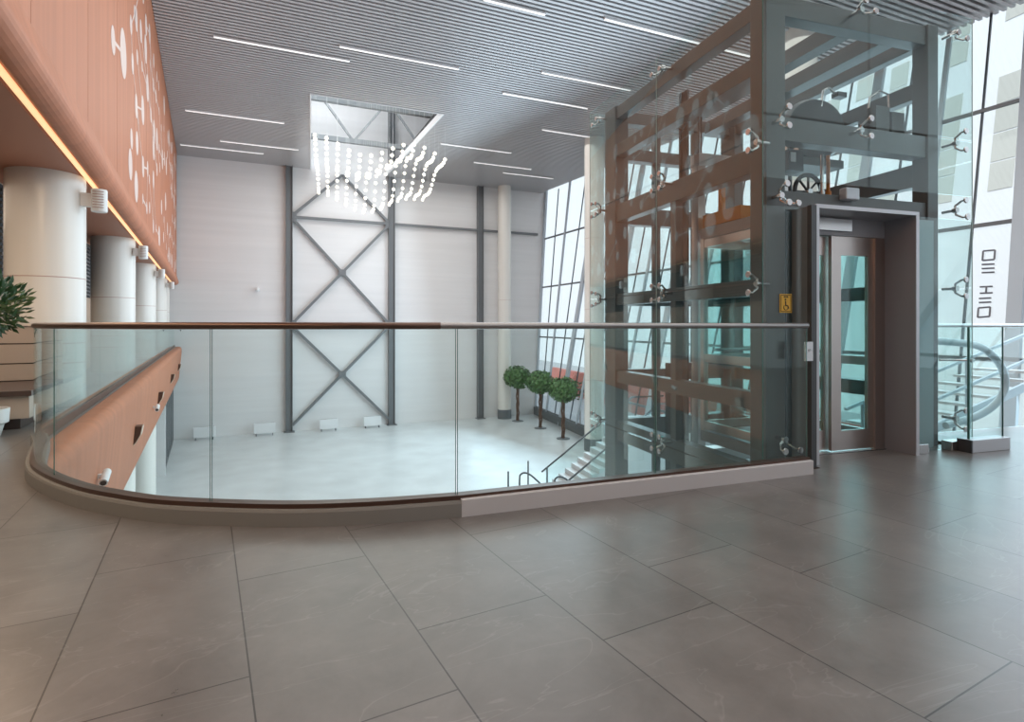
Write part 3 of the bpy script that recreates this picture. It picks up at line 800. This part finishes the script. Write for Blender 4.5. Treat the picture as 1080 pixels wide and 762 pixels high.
# car sling, guide rails, counterweight
gr_ = []
for (x, lb) in ((3.95, 'left steel guide rail inside the lift shaft'), (5.45, 'right steel guide rail inside the lift shaft')):
    t2 = empty('guide_rail', world(x, 5.6, ZL), -R(11.2), lb, 'rail')
    b = MB(LF); b.box(x-.012, x+.012, 5.55, 5.68, ZL, 3.95); b.box(x-.012 if x > 4 else x-.03, x+.03 if x > 4 else x+.012, 5.66, 5.69, ZL, 3.95); b.build('rail', 'dark_steel', t2)
    for zz in (-3.9, -2.5, -.25, .5, 1.55, 2.7, 3.55):
        b = MB(LF); 
        if x < 4: b.box(DA+.1, x, 5.6, 5.66, zz-.05, zz+.05)
        else: b.box(x, DB-.1, 5.6, 5.66, zz-.05, zz+.05)
        b.build('bracket', 'dark_steel', t2)
car = empty('lift_car', world(4.6, 4.9, 0.0), -R(11.2), 'glass-walled lift car standing at this floor behind the doors', 'lift car')
def cbox(name, m, *a, **k): return lbox(name, m, *a, parent=car, **k)
x0, x1, y0, y1 = 4.02, 5.36, 4.22, 5.42
cbox('car_floor', 'portal_grey', x0, x1, y0, y1, -.12, 0.0); cbox('car_roof', 'portal_grey', x0, x1, y0, y1, 2.18, 2.30)
cbox('roof_fascia', 'orange_part', x0+.05, x0+.5, y0+.6, y1+.02, 2.32, 2.46)
for (a_, c_) in ((x0, y0), (x1-.06, y0), (x0, y1-.06), (x1-.06, y1-.06)): cbox('corner_post', 'door_steel', a_, a_+.06, c_, c_+.06, 0, 2.18)
for zz in (0.02, 0.78, 2.08):
    cbox('car_rail', 'door_steel', x0+.005, x0+.05, y0+.06, y1-.06, zz, zz+.09); cbox('car_rail', 'door_steel', x1-.05, x1-.005, y0+.06, y1-.06, zz, zz+.09); cbox('car_rail', 'door_steel', x0+.06, x1-.06, y1-.05, y1-.005, zz, zz+.09)
cbox('car_glass', 'car_glass', x0+.02, x0+.03, y0+.06, y1-.06, .1, 2.1); cbox('car_glass', 'car_glass', x1-.03, x1-.02, y0+.06, y1-.06, .1, 2.1); cbox('car_glass', 'car_glass', x0+.06, x1-.06, y1-.03, y1-.02, .1, 2.1)
cbox('car_pilaster', 'car_teal', 4.80, 4.93, y1-.09, y1-.055, 0.1, 2.1)
b = MB(LF); b.tube([(x0+.1, y1-.12, .92), (x1-.1, y1-.12, .92)], .018); b.build('grab_rail', 'steel', car)
cbox('ceiling_lamp', 'lamp_white', 4.4, 4.9, 4.6, 5.0, 2.165, 2.178)
sl = empty('car_sling', world(4.7, 5.6, 0.0), -R(11.2), 'brown steel sling frame carrying the lift car', 'frame')
for x in (4.05, 5.25): 
    b = MB(LF); b.box(x, x+.1, 5.5, 5.62, -.25, 3.2); b.build('stile', 'door_steel', sl)
b = MB(LF); b.box(4.05, 5.35, 5.48, 5.64, 3.05, 3.2); b.build('crosshead', 'door_steel', sl)
b = MB(LF); b.box(4.05, 5.35, 5.48, 5.64, -.4, -.25); b.build('plank', 'door_steel', sl)
b = MB(LF); b.box(4.15, 4.22, 5.66, 5.72, 2.3, 3.2); b.box(4.5, 4.56, 5.66, 5.72, 2.3, 3.1); b.build('bracket', 'orange_part', sl)
cw = empty('counterweight', world(4.7, 6.3, -3), -R(11.2), 'dark counterweight frame hanging at the back of the shaft', 'counterweight')
for x in (4.2, 5.12):
    b = MB(LF); b.box(x, x+.06, 6.25, 6.4, -2.6, .6); b.build('frame_upright', 'dark_steel', cw)
for k in range(9):
    b = MB(LF); b.box(4.27, 5.11, 6.25, 6.4, -2.5+k*.12, -2.39+k*.12); b.build('weight_slab', 'wall_steel', cw)
b = MB(LF); b.box(4.2, 5.18, 6.25, 6.4, .6, .7); b.build('head_beam', 'dark_steel', cw)
b = MB(LF); b.tube([(4.66, 6.32, .7), (4.66, 6.32, 3.98)], .012, 6); b.tube([(4.7, 6.32, .7), (4.7, 6.32, 3.98)], .012, 6); b.build('rope', 'dark_steel', cw)

# portal + doors
pt = empty('lift_doorway', world(4.54, 3.75, 0), -R(11.2), 'grey steel doorway frame projecting from the front of the lift shaft', 'doorway')
def pbox(name, m, *a, **k): return lbox(name, m, *a, parent=pt, **k)
P0, P1, PZ = 3.94, 5.135, 2.235
pbox('jamb', 'portal_grey', P0+.0, P0+.03, 3.752, 4.12, 0, PZ-.03); pbox('jamb', 'portal_grey', P1-.03, P1, 3.752, 4.12, 0, PZ-.03)
pbox('head', 'portal_grey', P0, P1, 3.752, 4.12, PZ-.03, PZ)
pbox('edge_trim', 'portal_edge', P0-.003, P0+.034, 3.742, 3.752, 0, PZ-.03); pbox('edge_trim', 'portal_edge', P1-.034, P1+.003, 3.742, 3.752, 0, PZ-.03); pbox('edge_trim', 'portal_edge', P0-.003, P1+.003, 3.742, 3.752, PZ-.03, PZ+.003)
pbox('display_bar', 'steel', P0+.03, 4.66, 4.02, 4.05, 2.08, 2.19)
pbox('head_liner', 'portal_grey', P0+.03, P1-.03, 4.05, 4.10, 2.04, PZ-.03)
pbox('jamb_liner', 'door_steel', P1-.15, P1-.03, 4.05, 4.10, 0, 2.04); pbox('threshold', 'steel', P0+.03, P1-.03, 4.03, 4.2, -.01, 0.006)
def door(x0, x1, y0, lb, st=.07):
    d = pbox('door_leaf', 'door_steel', x0, x0+st, y0, y0+.035, .015, 2.04, label=lb)
    for (a_, c_, e, f_) in ((x1-.07, x1, .015, 2.04), (x0+st, x1-.07, .015, .20), (x0+st, x1-.07, 1.86, 2.04)):
        lbox('door_rail', 'door_steel', a_, c_, y0, y0+.035, e, f_, parent=d)
    lbox('door_glass', 'car_glass', x0+st, x1-.07, y0+.012, y0+.022, .2, 1.86, parent=d)
door(P0+.03, 4.50, 4.125, 'left glazed door leaf set further back'); door(4.466, 4.985, 4.07, 'glazed right door leaf with wide pale steel stile', .115)

# yellow sign on shaft glass
sg = empty('accessibility_sign', world(3.66, GC, 1.35), -R(11.2), 'small yellow sign with a wheelchair symbol on the lift glass', 'sign')
def sbox(name, m, *a): return lbox(name, m, *a, parent=sg)
SX, SZ = 3.625, 1.305
sbox('plate', 'yellow', SX, SX+.125, GC-.006, GC-.001, SZ, SZ+.16)
b = MB(LF)
for (a_, c_, e, f_) in ((SX+.008, SX+.117, SZ+.008, SZ+.013), (SX+.008, SX+.117, SZ+.147, SZ+.152), (SX+.008, SX+.013, SZ+.008, SZ+.152), (SX+.112, SX+.117, SZ+.008, SZ+.152)): b.box(a_, c_, GC-.008, GC-.005, e, f_)
b.build('border', 'ink', sg)
b = MB(LF)
ringp = [(SX+.06+.022*math.cos(a), GC-.008, SZ+.045+.022*math.sin(a)) for a in [math.pi*.75+math.pi*1.45*k/12 for k in range(13)]]
b.tube(ringp, .003, 6); b.bar((SX+.056, GC-.008, SZ+.10), (SX+.06, GC-.008, SZ+.055), .003, .009, up=(1, 0, 0)); b.bar((SX+.06, GC-.008, SZ+.06), (SX+.08, GC-.008, SZ+.06), .003, .008); b.bar((SX+.08, GC-.008, SZ+.06), (SX+.09, GC-.008, SZ+.035), .003, .007, up=(1, 0, 0))
b.lathe((SX+.056, GC-.0075, SZ+.112), [(.008, -.001), (.008, .002)], 12, axis=(0, 1, 0)); b.build('wheelchair_symbol', 'ink', sg)
b = MB(LF)
for x in (.045, .062, .079): b.box(SX+x-.005, SX+x+.005, GC-.008, GC-.005, SZ+.128, SZ+.142)
b.build('arrows', 'ink', sg)
# call button panel at the balustrade end
cp = empty('call_panel', world(3.79, 3.68, .90), -R(11.2), 'small steel call button plate beside the end of the handrail', 'call panel')
b = MB(LF); b.box(3.755, 3.83, 3.67, 3.69, .90, 1.06); b.build('plate', 'steel', cp)
b = MB(LF); b.lathe((3.7925, 3.67, 0.99), [(.012, -.004), (.012, .004)], 14, axis=(0, 1, 0)); b.build('button', 'portal_edge', cp)
b = MB(LF); b.box(3.845, 3.90, 3.70, 3.745, 0, 2.215); tag(b.build('door_side_post', 'dark_steel'), 'slim dark post between balustrade end and lift doorway', 'post')

# right-hand balustrade piece beyond the shaft
rb = empty('glass_balustrade', world(6.2, 3.7, 0), -R(11.2), 'short glass balustrade with steel floor clamp right of the lift shaft', 'balustrade')
def rbox(name, m, *a, **k): return lbox(name, m, *a, parent=rb, **k)
rbox('floor_clamp', 'portal_edge', 5.70, 6.22, 3.66, 3.78, 0, .12, bevel=.005)
rbox('clamp_end', 'dark_steel', 5.685, 5.70, 3.655, 3.785, 0, .12)
rbox('glass_panel', 'rail_glass', 5.74, 6.20, 3.71, 3.722, .11, 1.18); rbox('glass_edge', 'glass_edge', 5.73, 5.742, 3.708, 3.724, .11, 1.18)
rbox('glass_edge', 'glass_edge', 6.2, 6.206, 3.71, 3.722, .11, 1.18)
b = MB(LF); b.tube([(6.0, 4.40, 1.195), (14.9, 4.40, 1.195)], .022); b.build('handrail', 'steel', rb)
for x in (6.0, 7.9, 9.8, 11.7):
    rbox('glass_panel', 'rail_glass', x, x+1.88, 4.40, 4.412, .02, 1.18)
b = MB(LF); b.tube([(5.62, 3.9, .86), (5.84, 3.76, .86)], .01); b.lathe((5.84, 3.75, .86), [(.02, -.01), (.02, .01)], 12, axis=(0, 1, 0)); b.build('glass_connector', 'steel', rb)

# staircase rails beyond, right of the shaft
def tubething(name, pts, r, m, label, cat, fr=LF):
    b = MB(fr); b.tube(catmull([Vector(p) for p in pts], 6), r, 10); return tag(b.build(name, m), label, cat)
tubething('curved_handrail', [(7.6, 5.4, .99), (8.1, 5.4, .96), (8.55, 5.4, .90), (8.86, 5.4, .74), (9.03, 5.4, .54), (9.05, 5.4, .30), (8.88, 5.4, .10), (8.5, 5.4, -.06), (7.9, 5.4, -.16)], .05, 'mullion', 'pale curved handrail turning down behind the right glass balustrade', 'handrail')
st2 = empty('staircase', world(9, 7, ZL), -R(11.2), 'steel staircase with sloping rails beyond the right glass balustrade', 'staircase')
def zr(x): return .384+.277*(x-10.36)
for (dz, nm_) in ((-1.0, 'stringer'), (-.5, 'handrail'), (0, 'handrail')):
    b = MB(LF); b.bar((8.2, 7.2, zr(8.2)+dz), (14.0, 7.2, zr(14.0)+dz), .05, .16 if dz == -1 else .05); b.build(nm_, 'mullion', st2)
for k in range(11):
    b = MB(LF); x = 8.3+k*.5; z_ = zr(x)-.95; b.box(x, x+.3, 7.25, 8.6, z_-.03, z_+.02); b.build('tread', 'kerb_pale', st2)
for k in range(3):
    x = 8.6+k*2.5; z_ = zr(x); b = MB(LF); b.bar((x, 7.2, ZL), (x, 7.2, z_), .06, .06, up=(1, 0, 0)); b.build('baluster_post', 'mullion', st2)

# ------------------------------------------------------------------ lower hall stair by the shaft
def low(px, py): 
    d = (EYE-ZL)*F/(py-CY); return ray(px, py, d)
gs = empty('lower_staircase', world(9.8, 19.2, ZL), -R(11.2), 'lower hall staircase with glass sides and dark handrails under the lift shaft', 'staircase')
def zh(x): return -4.5+.70*(x-7.8)
for k in range(14):
    b = MB(LF); b.box(7.9+k*.27, 7.9+(k+1)*.27, 18.3, 20.2, ZL, ZL+.19*(k+1)); b.build('step', 'kerb_pale', gs)
b = MB(LF); b.box(7.9+14*.27, 13.2, 18.3, 20.2, ZL, ZL+.19*14); b.build('landing', 'kerb_pale', gs)
for c_ in (18.25, 20.25):
    b = MB(LF); b.tube([(7.75, c_, zh(7.75)), (11.7, c_, zh(11.7)), (13.2, c_, zh(11.7)), ], .035); b.build('handrail', 'dark_steel', gs)
    b = MB(LF); b.extr([(7.9, c_, zh(7.9)-.75), (11.7, c_, zh(11.7)-.75), (11.7, c_, zh(11.7)-.05), (7.9, c_, zh(7.9)-.05)], (0, .012, 0)); b.build('glass_side', 'rail_glass', gs)
# short handrail stands at the stair foot
def stand(px, d, label, curved):
    p = ray(px, 343, d); p.z = ZL
    t = empty('stair_handrail', p, -R(11.2), label, 'handrail')
    if curved:
        inv = LF.inverted() @ p
        x, y = inv.x, inv.y
        pts = catmull([Vector((x, y, ZL)), Vector((x, y, ZL+.95)), Vector((x+.06, y, ZL+1.15)), Vector((x+.28, y, ZL+1.16)), Vector((x+.6, y-.1, ZL+.92)), Vector((x+1.5, y-.3, ZL-.0))], 5)
        b = MB(LF); b.tube(pts, .032, 10); b.build('rail_tube', 'dark_steel', t)
    else:
        b = MB(); b.tube([p, p+Vector((0, 0, 1.25))], .03, 10); b.build('post', 'dark_steel', t)
    b = MB(); b.lathe(p, [(.07, 0), (.07, .015)], 16); b.build('floor_flange', 'steel', t)
stand(536, 19.5, 'leftmost plain steel post at the foot of the lower stairs', False)
stand(548, 19.5, 'left bent steel handrail at the foot of the lower stairs', True)
stand(557, 21.0, 'second plain steel post, between the bent handrails', False)
stand(577, 20.0, 'tallest plain steel post, left of the right bent handrail', False)
stand(585, 19.0, 'right bent steel handrail at the foot of the lower stairs', True)
# dark kiosk block at the foot of the shaft
kb = empty('dark_counter', world(13.6, 20.6, ZL), -R(11.2), 'dark low counter with pale top seen through the bottom of the lift glass', 'counter')
b = MB(LF); b.box(11.9, 14.2, 21.2, 22.2, ZL, ZL+1.4); b.build('body', 'grey_base', kb)
b = MB(LF); b.box(11.8, 14.3, 21.1, 22.3, ZL+1.4, ZL+1.48); b.build('top', 'kerb_pale', kb)
b = MB(LF); b.box(11.8, 14.3, 21.1, 22.3, ZL, ZL+.1); b.build('plinth', 'kerb_pale', kb)

# ------------------------------------------------------------------ trees
def tree(px, py, h, rad, label, seed):
    p = low(px, py); rn = random.Random(seed)
    t = empty('topiary_tree', p, 0, label, 'tree', 'ball trees beside the glazing')
    b = MB()
    for k in range(3):
        a = 2.1*k; pts = [p+Vector((.085*math.cos(a+q*1.6), .085*math.sin(a+q*1.6), q*(h-rad)/5)) for q in range(6)]
        b.tube(pts, .05, 7)
    b.build('trunk', 'bark', t)
    b = MB(); b.lathe(p, [(.38, 0), (.38, .03), (.3, .05)], 24); b.build('base_disc', 'grey_base', t)
    b = MB(); c = p+Vector((0, 0, h-rad*.85))
    for k in range(1500):
        u = Vector((rn.gauss(0, 1), rn.gauss(0, 1), rn.gauss(0, 1))).normalized(); rr = rad*(0.70+.36*rn.random())
        q = c+Vector((u.x*rr, u.y*rr, u.z*rr*.82)); s_ = .075+.06*rn.random()
        n = (u+Vector((rn.uniform(-.7, .7), rn.uniform(-.7, .7), rn.uniform(-.5, .9)))).normalized(); a = n.orthogonal().normalized(); bb = n.cross(a)
        b.add([q-a*s_, q+bb*s_*.5+n*.012, q+a*s_, q-bb*s_*.5+n*.012], [(0, 1, 2, 3)])
    b.sphere(c, rad*.78, 14, 8, .8)
    b.build('foliage', 'leaf', t)
tree(546, 444.5, 3.7, .90, 'ball-shaped green tree farthest from the lift, beside the tall cream column', 1)
tree(570, 452, 3.6, .86, 'ball-shaped green tree in the middle of the three by the glazing', 2)
tree(594, 463, 3.5, .84, 'ball-shaped green tree nearest the lift shaft', 3)
p = low(612, 455); rn = random.Random(9)
t = empty('leafy_plant', p, 0, 'sparse leafy plant half hidden behind the tall cream column', 'plant')
b = MB(); b.tube([p, p+Vector((0, 0, 2.6))], .03, 7); b.build('stem', 'bark', t)
b = MB()
for k in range(60):
    q = p+Vector((rn.uniform(-.5, .3), rn.uniform(-.3, .3), rn.uniform(1.9, 3.0))); a = Vector((rn.gauss(0, 1), rn.gauss(0, 1), rn.gauss(0, 1))).normalized(); c_ = a.orthogonal().normalized()
    b.add([q-a*.16, q+c_*.06, q+a*.16, q-c_*.06], [(0, 1, 2, 3)])
b.build('leaves', 'leaf_dark', t)
b = MB(); b.lathe(p, [(.2, 0), (.26, .35), (.22, .35)], 20); b.build('pot', 'grey_base', t)

# heaters at the back wall
hl = ['white floor heater left of the left steel wall column', 'white floor heater right below the left steel wall column', 'white floor heater in the middle under the cross bracing', 'white floor heater beside the right steel wall column']
for (pa, pb), lb in zip(((205, 228), (268, 290), (336, 355), (382, 400)), hl):
    x0 = on_wall(pa, 400)[0]; x1 = on_wall(pb, 400)[0]; yy = YW-.75
    t = empty('floor_heater', WF @ Vector(((x0+x1)/2, yy, ZL)), -R(5.2), lb, 'heater', 'heaters along the back wall')
    b = MB(WF); b.box(x0, x1, yy-.09, yy+.09, ZL+.14, ZL+.72); b.build('body', 'white_metal', t, bevel=.02)
    b = MB(WF)
    for k in range(10): xx = x0+.08+(x1-x0-.16)*k/9; b.box(xx-.03, xx+.03, yy-.05, yy+.05, ZL+.715, ZL+.73)
    b.build('grille', 'wall_steel', t)
    for xx in (x0+.12, x1-.12):
        b = MB(WF); b.box(xx-.02, xx+.02, yy-.14, yy+.14, ZL, ZL+.14); b.build('foot', 'wall_steel', t)

# ------------------------------------------------------------------ chandelier
ccx, ccy = 2.2, 29.5
ch = empty('chandelier', LF @ Vector((ccx, ccy, ZC)), -R(11.2), 'large wave-shaped chandelier of many small glowing bulbs below the ceiling opening', 'chandelier')
bul = []
NX, NY = 13, 18
for i in range(NX):
    for j in range(NY):
        u = i/(NX-1); v = j/(NY-1)
        x = -0.8+5.85*u; y = 26.0+7.0*v
        A = 9.27+.36*math.cos(2*math.pi*1.35*u); B = 8.65-.95*math.sin(math.pi*min(1, u*1.15))**2
        z = A*(1-v)+B*v + (.30+.35*math.sin(math.pi*u))*math.sin(2*math.pi*1.3*v+3.0*u+2.4)*math.sin(math.pi*v)
        bul.append((x, y, z, i, j))
inv = LF
def camd(q): p = inv @ Vector(q[:3]); return p.length
order = sorted(range(len(bul)), key=lambda k: camd(bul[k]))
r_b = .085
b = MB(); b.sphere((0, 0, 0), r_b, 10, 6)
base_me = None
for n_, k in enumerate(order[:100]):
    q = bul[k]
    if base_me is None:
        bb = MB(LF); bb.sphere(q[:3], r_b, 10, 6); o = bb.build('bulb', 'bulb', ch); base_me = o; q0 = Vector(q[:3])
    else:
        o = base_me.copy(); C.objects.link(o); o.location = (q[0]-q0.x, q[1]-q0.y, q[2]-q0.z)
bb = MB(LF)
for k in order[100:]: bb.sphere(bul[k][:3], r_b, 8, 5)
tag(bb.build('bulb', 'bulb', ch), kind='stuff')
bb = MB(LF)
for i in range(NX):
    for j in range(0, NY, 4):
        q = [x for x in bul if x[3] == i and x[4] == j][0]; bb.bar(q[:3], (q[0], q[1], 14.0), .006, .006, up=(0, 1, 0))
tag(bb.build('suspension_wires', 'white_metal', ch), kind='stuff')
bb = MB(LF)
for i in range(NX):
    row = [Vector(x[:3])-Vector((0, 0, 0)) for x in bul if x[3] == i]
    bb.tube(row, .012, 5)
bb.build('bulb_rods', 'white_metal', ch)

# ------------------------------------------------------------------ lamps and boxes on the fascia and columns
up_l = ['white speaker box hanging by the first gallery column', 'white speaker box hanging by the second gallery column', 'white speaker box hanging by the third gallery column', 'white speaker box hanging by the fourth gallery column']
for y, lb in zip((10.55, 17.4, 24.3, 31.2), up_l):
    t = empty('wall_speaker', (-1.5, y, 2.95), 0, lb, 'speaker', 'speaker boxes along the gallery columns')
    b = MB(); b.lathe((-1.43, y-.12, 0), [(.10, 2.93), (.105, 2.95), (.105, 3.25), (.10, 3.27)], 20); b.build('body', 'pot_white', t)
    b = MB(); b.box(-1.66, -1.5, y-.16, y-.05, 3.0, 3.2); b.build('bracket', 'pot_white', t)
    b = MB()
    for k in range(7): b.box(-1.50, -1.36, y-.228, y-.223, 2.98+k*.04, 2.99+k*.04)
    b.build('grille', 'joint', t)
lo_l = ['small bronze wedge lamp on the lower fascia, partly behind the kerb', 'bronze wedge lamp on the lower fascia, nearest clear one', 'bronze wedge lamp on the lower fascia, second along', 'bronze wedge lamp on the lower fascia, third along', 'farthest bronze wedge lamp on the lower fascia']
for y, lb in zip((12.9, 19.1, 25.8, 32.5), lo_l[1:]):
    t = empty('wedge_lamp', (-1.31, y, -.9), 0, lb, 'lamp', 'wedge lamps on the lower fascia')
    b = MB(); b.extr([(-1.235, y, -.78), (-1.265, y, -1.16), (-1.20, y, -1.10), (-1.12, y, -.95), (-1.09, y, -.78)], (0, .26, 0)); b.build('body', 'bronze', t)
    b = MB(); b.extr([(-1.09, y, -.78), (-1.075, y, -.78), (-1.105, y, -.955), (-1.19, y, -1.115), (-1.265, y, -1.18), (-1.265, y, -1.16), (-1.20, y, -1.10), (-1.12, y, -.95)], (0, .26, 0)); b.build('front_cover', 'cream_edge', t)
for y, z_, lb in ((8.6, -.74, 'small white security camera low on the fascia near the kerb'), (17.3, -1.0, 'small white twin security camera on the lower fascia'), (33.0, .95, 'tiny white security camera by the back wall')):
    t = empty('security_camera', (-1.31, y, z_), 0, lb, 'camera')
    b = MB(); b.box(-1.28 if z_ < 0 else -1.45, -1.12, y, y+.05, z_, z_+.05); b.build('bracket', 'white_metal', t)
    b = MB(); b.tube([(-1.12, y-.14, z_-.03), (-1.12, y+.16, z_+.04)], .05, 12); b.build('body', 'white_metal', t)
    b = MB(); b.tube([(-1.12, y-.145, z_-.032), (-1.12, y-.14, z_-.03)], .035, 12); b.build('lens', 'ink', t)
t = empty('security_camera', WF @ Vector((-0.55, YW-.1, 3.35)), 0, 'tiny white dome camera on the back wall beside the fascia corner', 'camera')
b = MB(WF); b.box(-.6, -.5, YW-.25, YW, 3.3, 3.36); b.build('bracket', 'white_metal', t)
b = MB(WF); b.sphere((-.55, YW-.3, 3.25), .12, 12, 8); b.build('dome', 'white_metal', t)

# ------------------------------------------------------------------ bench, planter
bn = empty('gallery_bench', (-3.2, 8.9, 0), 0, 'cream panelled bench with dark seat edge in front of the first column', 'bench')
def bb_(name, m, *a, label=None):
    b = MB(); b.box(*a); o = b.build(name, m, bn)
    if label: o['label'] = label
X1 = -1.78
bb_('plinth', 'dark_wood', -6, X1-.1, 8.3, 9.7, 0, .13); bb_('seat_body', 'cream', -6, X1, 8.2, 9.75, .13, .39); bb_('seat', 'dark_wood', -6, X1+.03, 8.15, 9.75, .39, .45, label='dark wooden seat slab')
zz = [.45, .68, .945, 1.19]
for a_, c_ in zip(zz[:-1], zz[1:]): bb_('back_panel', 'cream', -6, X1, 9.6, 9.9, a_+.012, c_-.004)
bb_('back_core', 'dark_wood', -5.98, X1-.02, 9.62, 9.88, .45, 1.19); bb_('top_edge', 'cream_edge', -6, X1+.01, 9.58, 9.92, 1.188, 1.215, label='bright cream top edge')
pl = empty('potted_plant', (-2.07, 7.86, 0), 0, 'dark glossy-leaved plant in a white pot cut by the left edge', 'plant')
px_, py_ = -2.07, 7.86
b = MB(); b.lathe((px_, py_, 0), [(.12, 0), (.125, .01), (.155, .13), (.19, .15), (.20, .30), (.18, .30), (.17, .25)], 32); b.build('pot', 'pot_white', pl)
b = MB(); b.lathe((px_, py_, 0), [(.02, .24), (.17, .25)], 24); b.build('soil', 'dark_wood', pl)
b = MB(); b.tube([(px_, py_, .25), (px_+.02, py_, .9), (px_-.01, py_, 1.25), (px_, py_, 1.5)], .02, 8); b.build('stem', 'bark', pl)
rn = random.Random(5); b = MB()
for k in range(800):
    u = Vector((rn.gauss(0, 1), rn.gauss(0, 1), rn.gauss(0, 1.1))).normalized(); rr = .36*rn.random()**.4
    q = Vector((px_+u.x*rr, py_+u.y*rr, 1.42+u.z*rr*.85)); d = (u+Vector((0, 0, .5))+Vector((rn.gauss(0, .4), rn.gauss(0, .4), rn.gauss(0, .4)))).normalized(); s_ = d.orthogonal().normalized(); L = .11
    b.add([q, q+d*L*.5+s_*.02, q+d*L, q+d*L*.5-s_*.02], [(0, 1, 2, 3)])
b.build('foliage', 'leaf_dark', pl)

# ------------------------------------------------------------------ outside
b = MB(); b.box(12, 160, -80, 160, ZL-1.2, ZL-1.0); tag(b.build('pavement', 'pavement'), kind='structure')
bl = empty('office_building', (45, 30, ZL), -R(11.2), 'bright white building with stacked beige windows outside the glazing', 'building')
lean = math.tan(R(8.5))
BD = 42.0
def fpt(c, z, out=0): return (BD+out+(z-ZL)*lean, c, z)
b = MB(LF)
b.extr([fpt(-40, ZL-1), fpt(-40, 48), (BD+30, -40, 48), (BD+30, -40, ZL-1)], (0, 260, 0)); b.build('facade_wall', 'facade', bl)
rn = random.Random(11); cnt = 0
c_ = -20.0; wins = []
while c_ < 100:
    z_ = 10.5+rn.uniform(0, 1.0)
    while z_ < 36:
        n_ = rn.choice([1, 2, 3, 3, 4]); h_ = 2.1*n_
        wins.append((c_, z_, n_, h_)); z_ += h_+rn.choice([1.2, 2.4, 4.0])
    c_ += rn.choice([3.3, 3.9, 4.6])
    if c_ > 48: break
wins.sort(key=lambda q: abs(q[0]-25)+.3*q[1])
def winb(b, q):
    c0, z0, n_, h_ = q
    for k in range(n_):
        za = z0+k*2.1; zb_ = za+1.98
        b.extr([fpt(c0, za, -.06), fpt(c0+1.5, za, -.06), fpt(c0+1.5, zb_, -.06), fpt(c0, zb_, -.06)], (.1, 0, 0))
for q in wins[:99]:
    b = MB(LF); winb(b, q); b.build('window', 'facade_window', bl)
b = MB(LF)
for q in wins[99:]: winb(b, q)
tag(b.build('window', 'facade_window', bl), kind='stuff')
b = MB(LF); b.box(24, 24.6, -5, 60, ZL-1, ZL+1.5); tag(b.build('street_wall', 'brick_red'), 'low red wall outside the glazing behind the ball trees', 'wall')
b = MB(LF); b.box(30, 36, -10, 80, ZL-1, ZL-.9); tag(b.build('road', 'asphalt'), kind='structure')
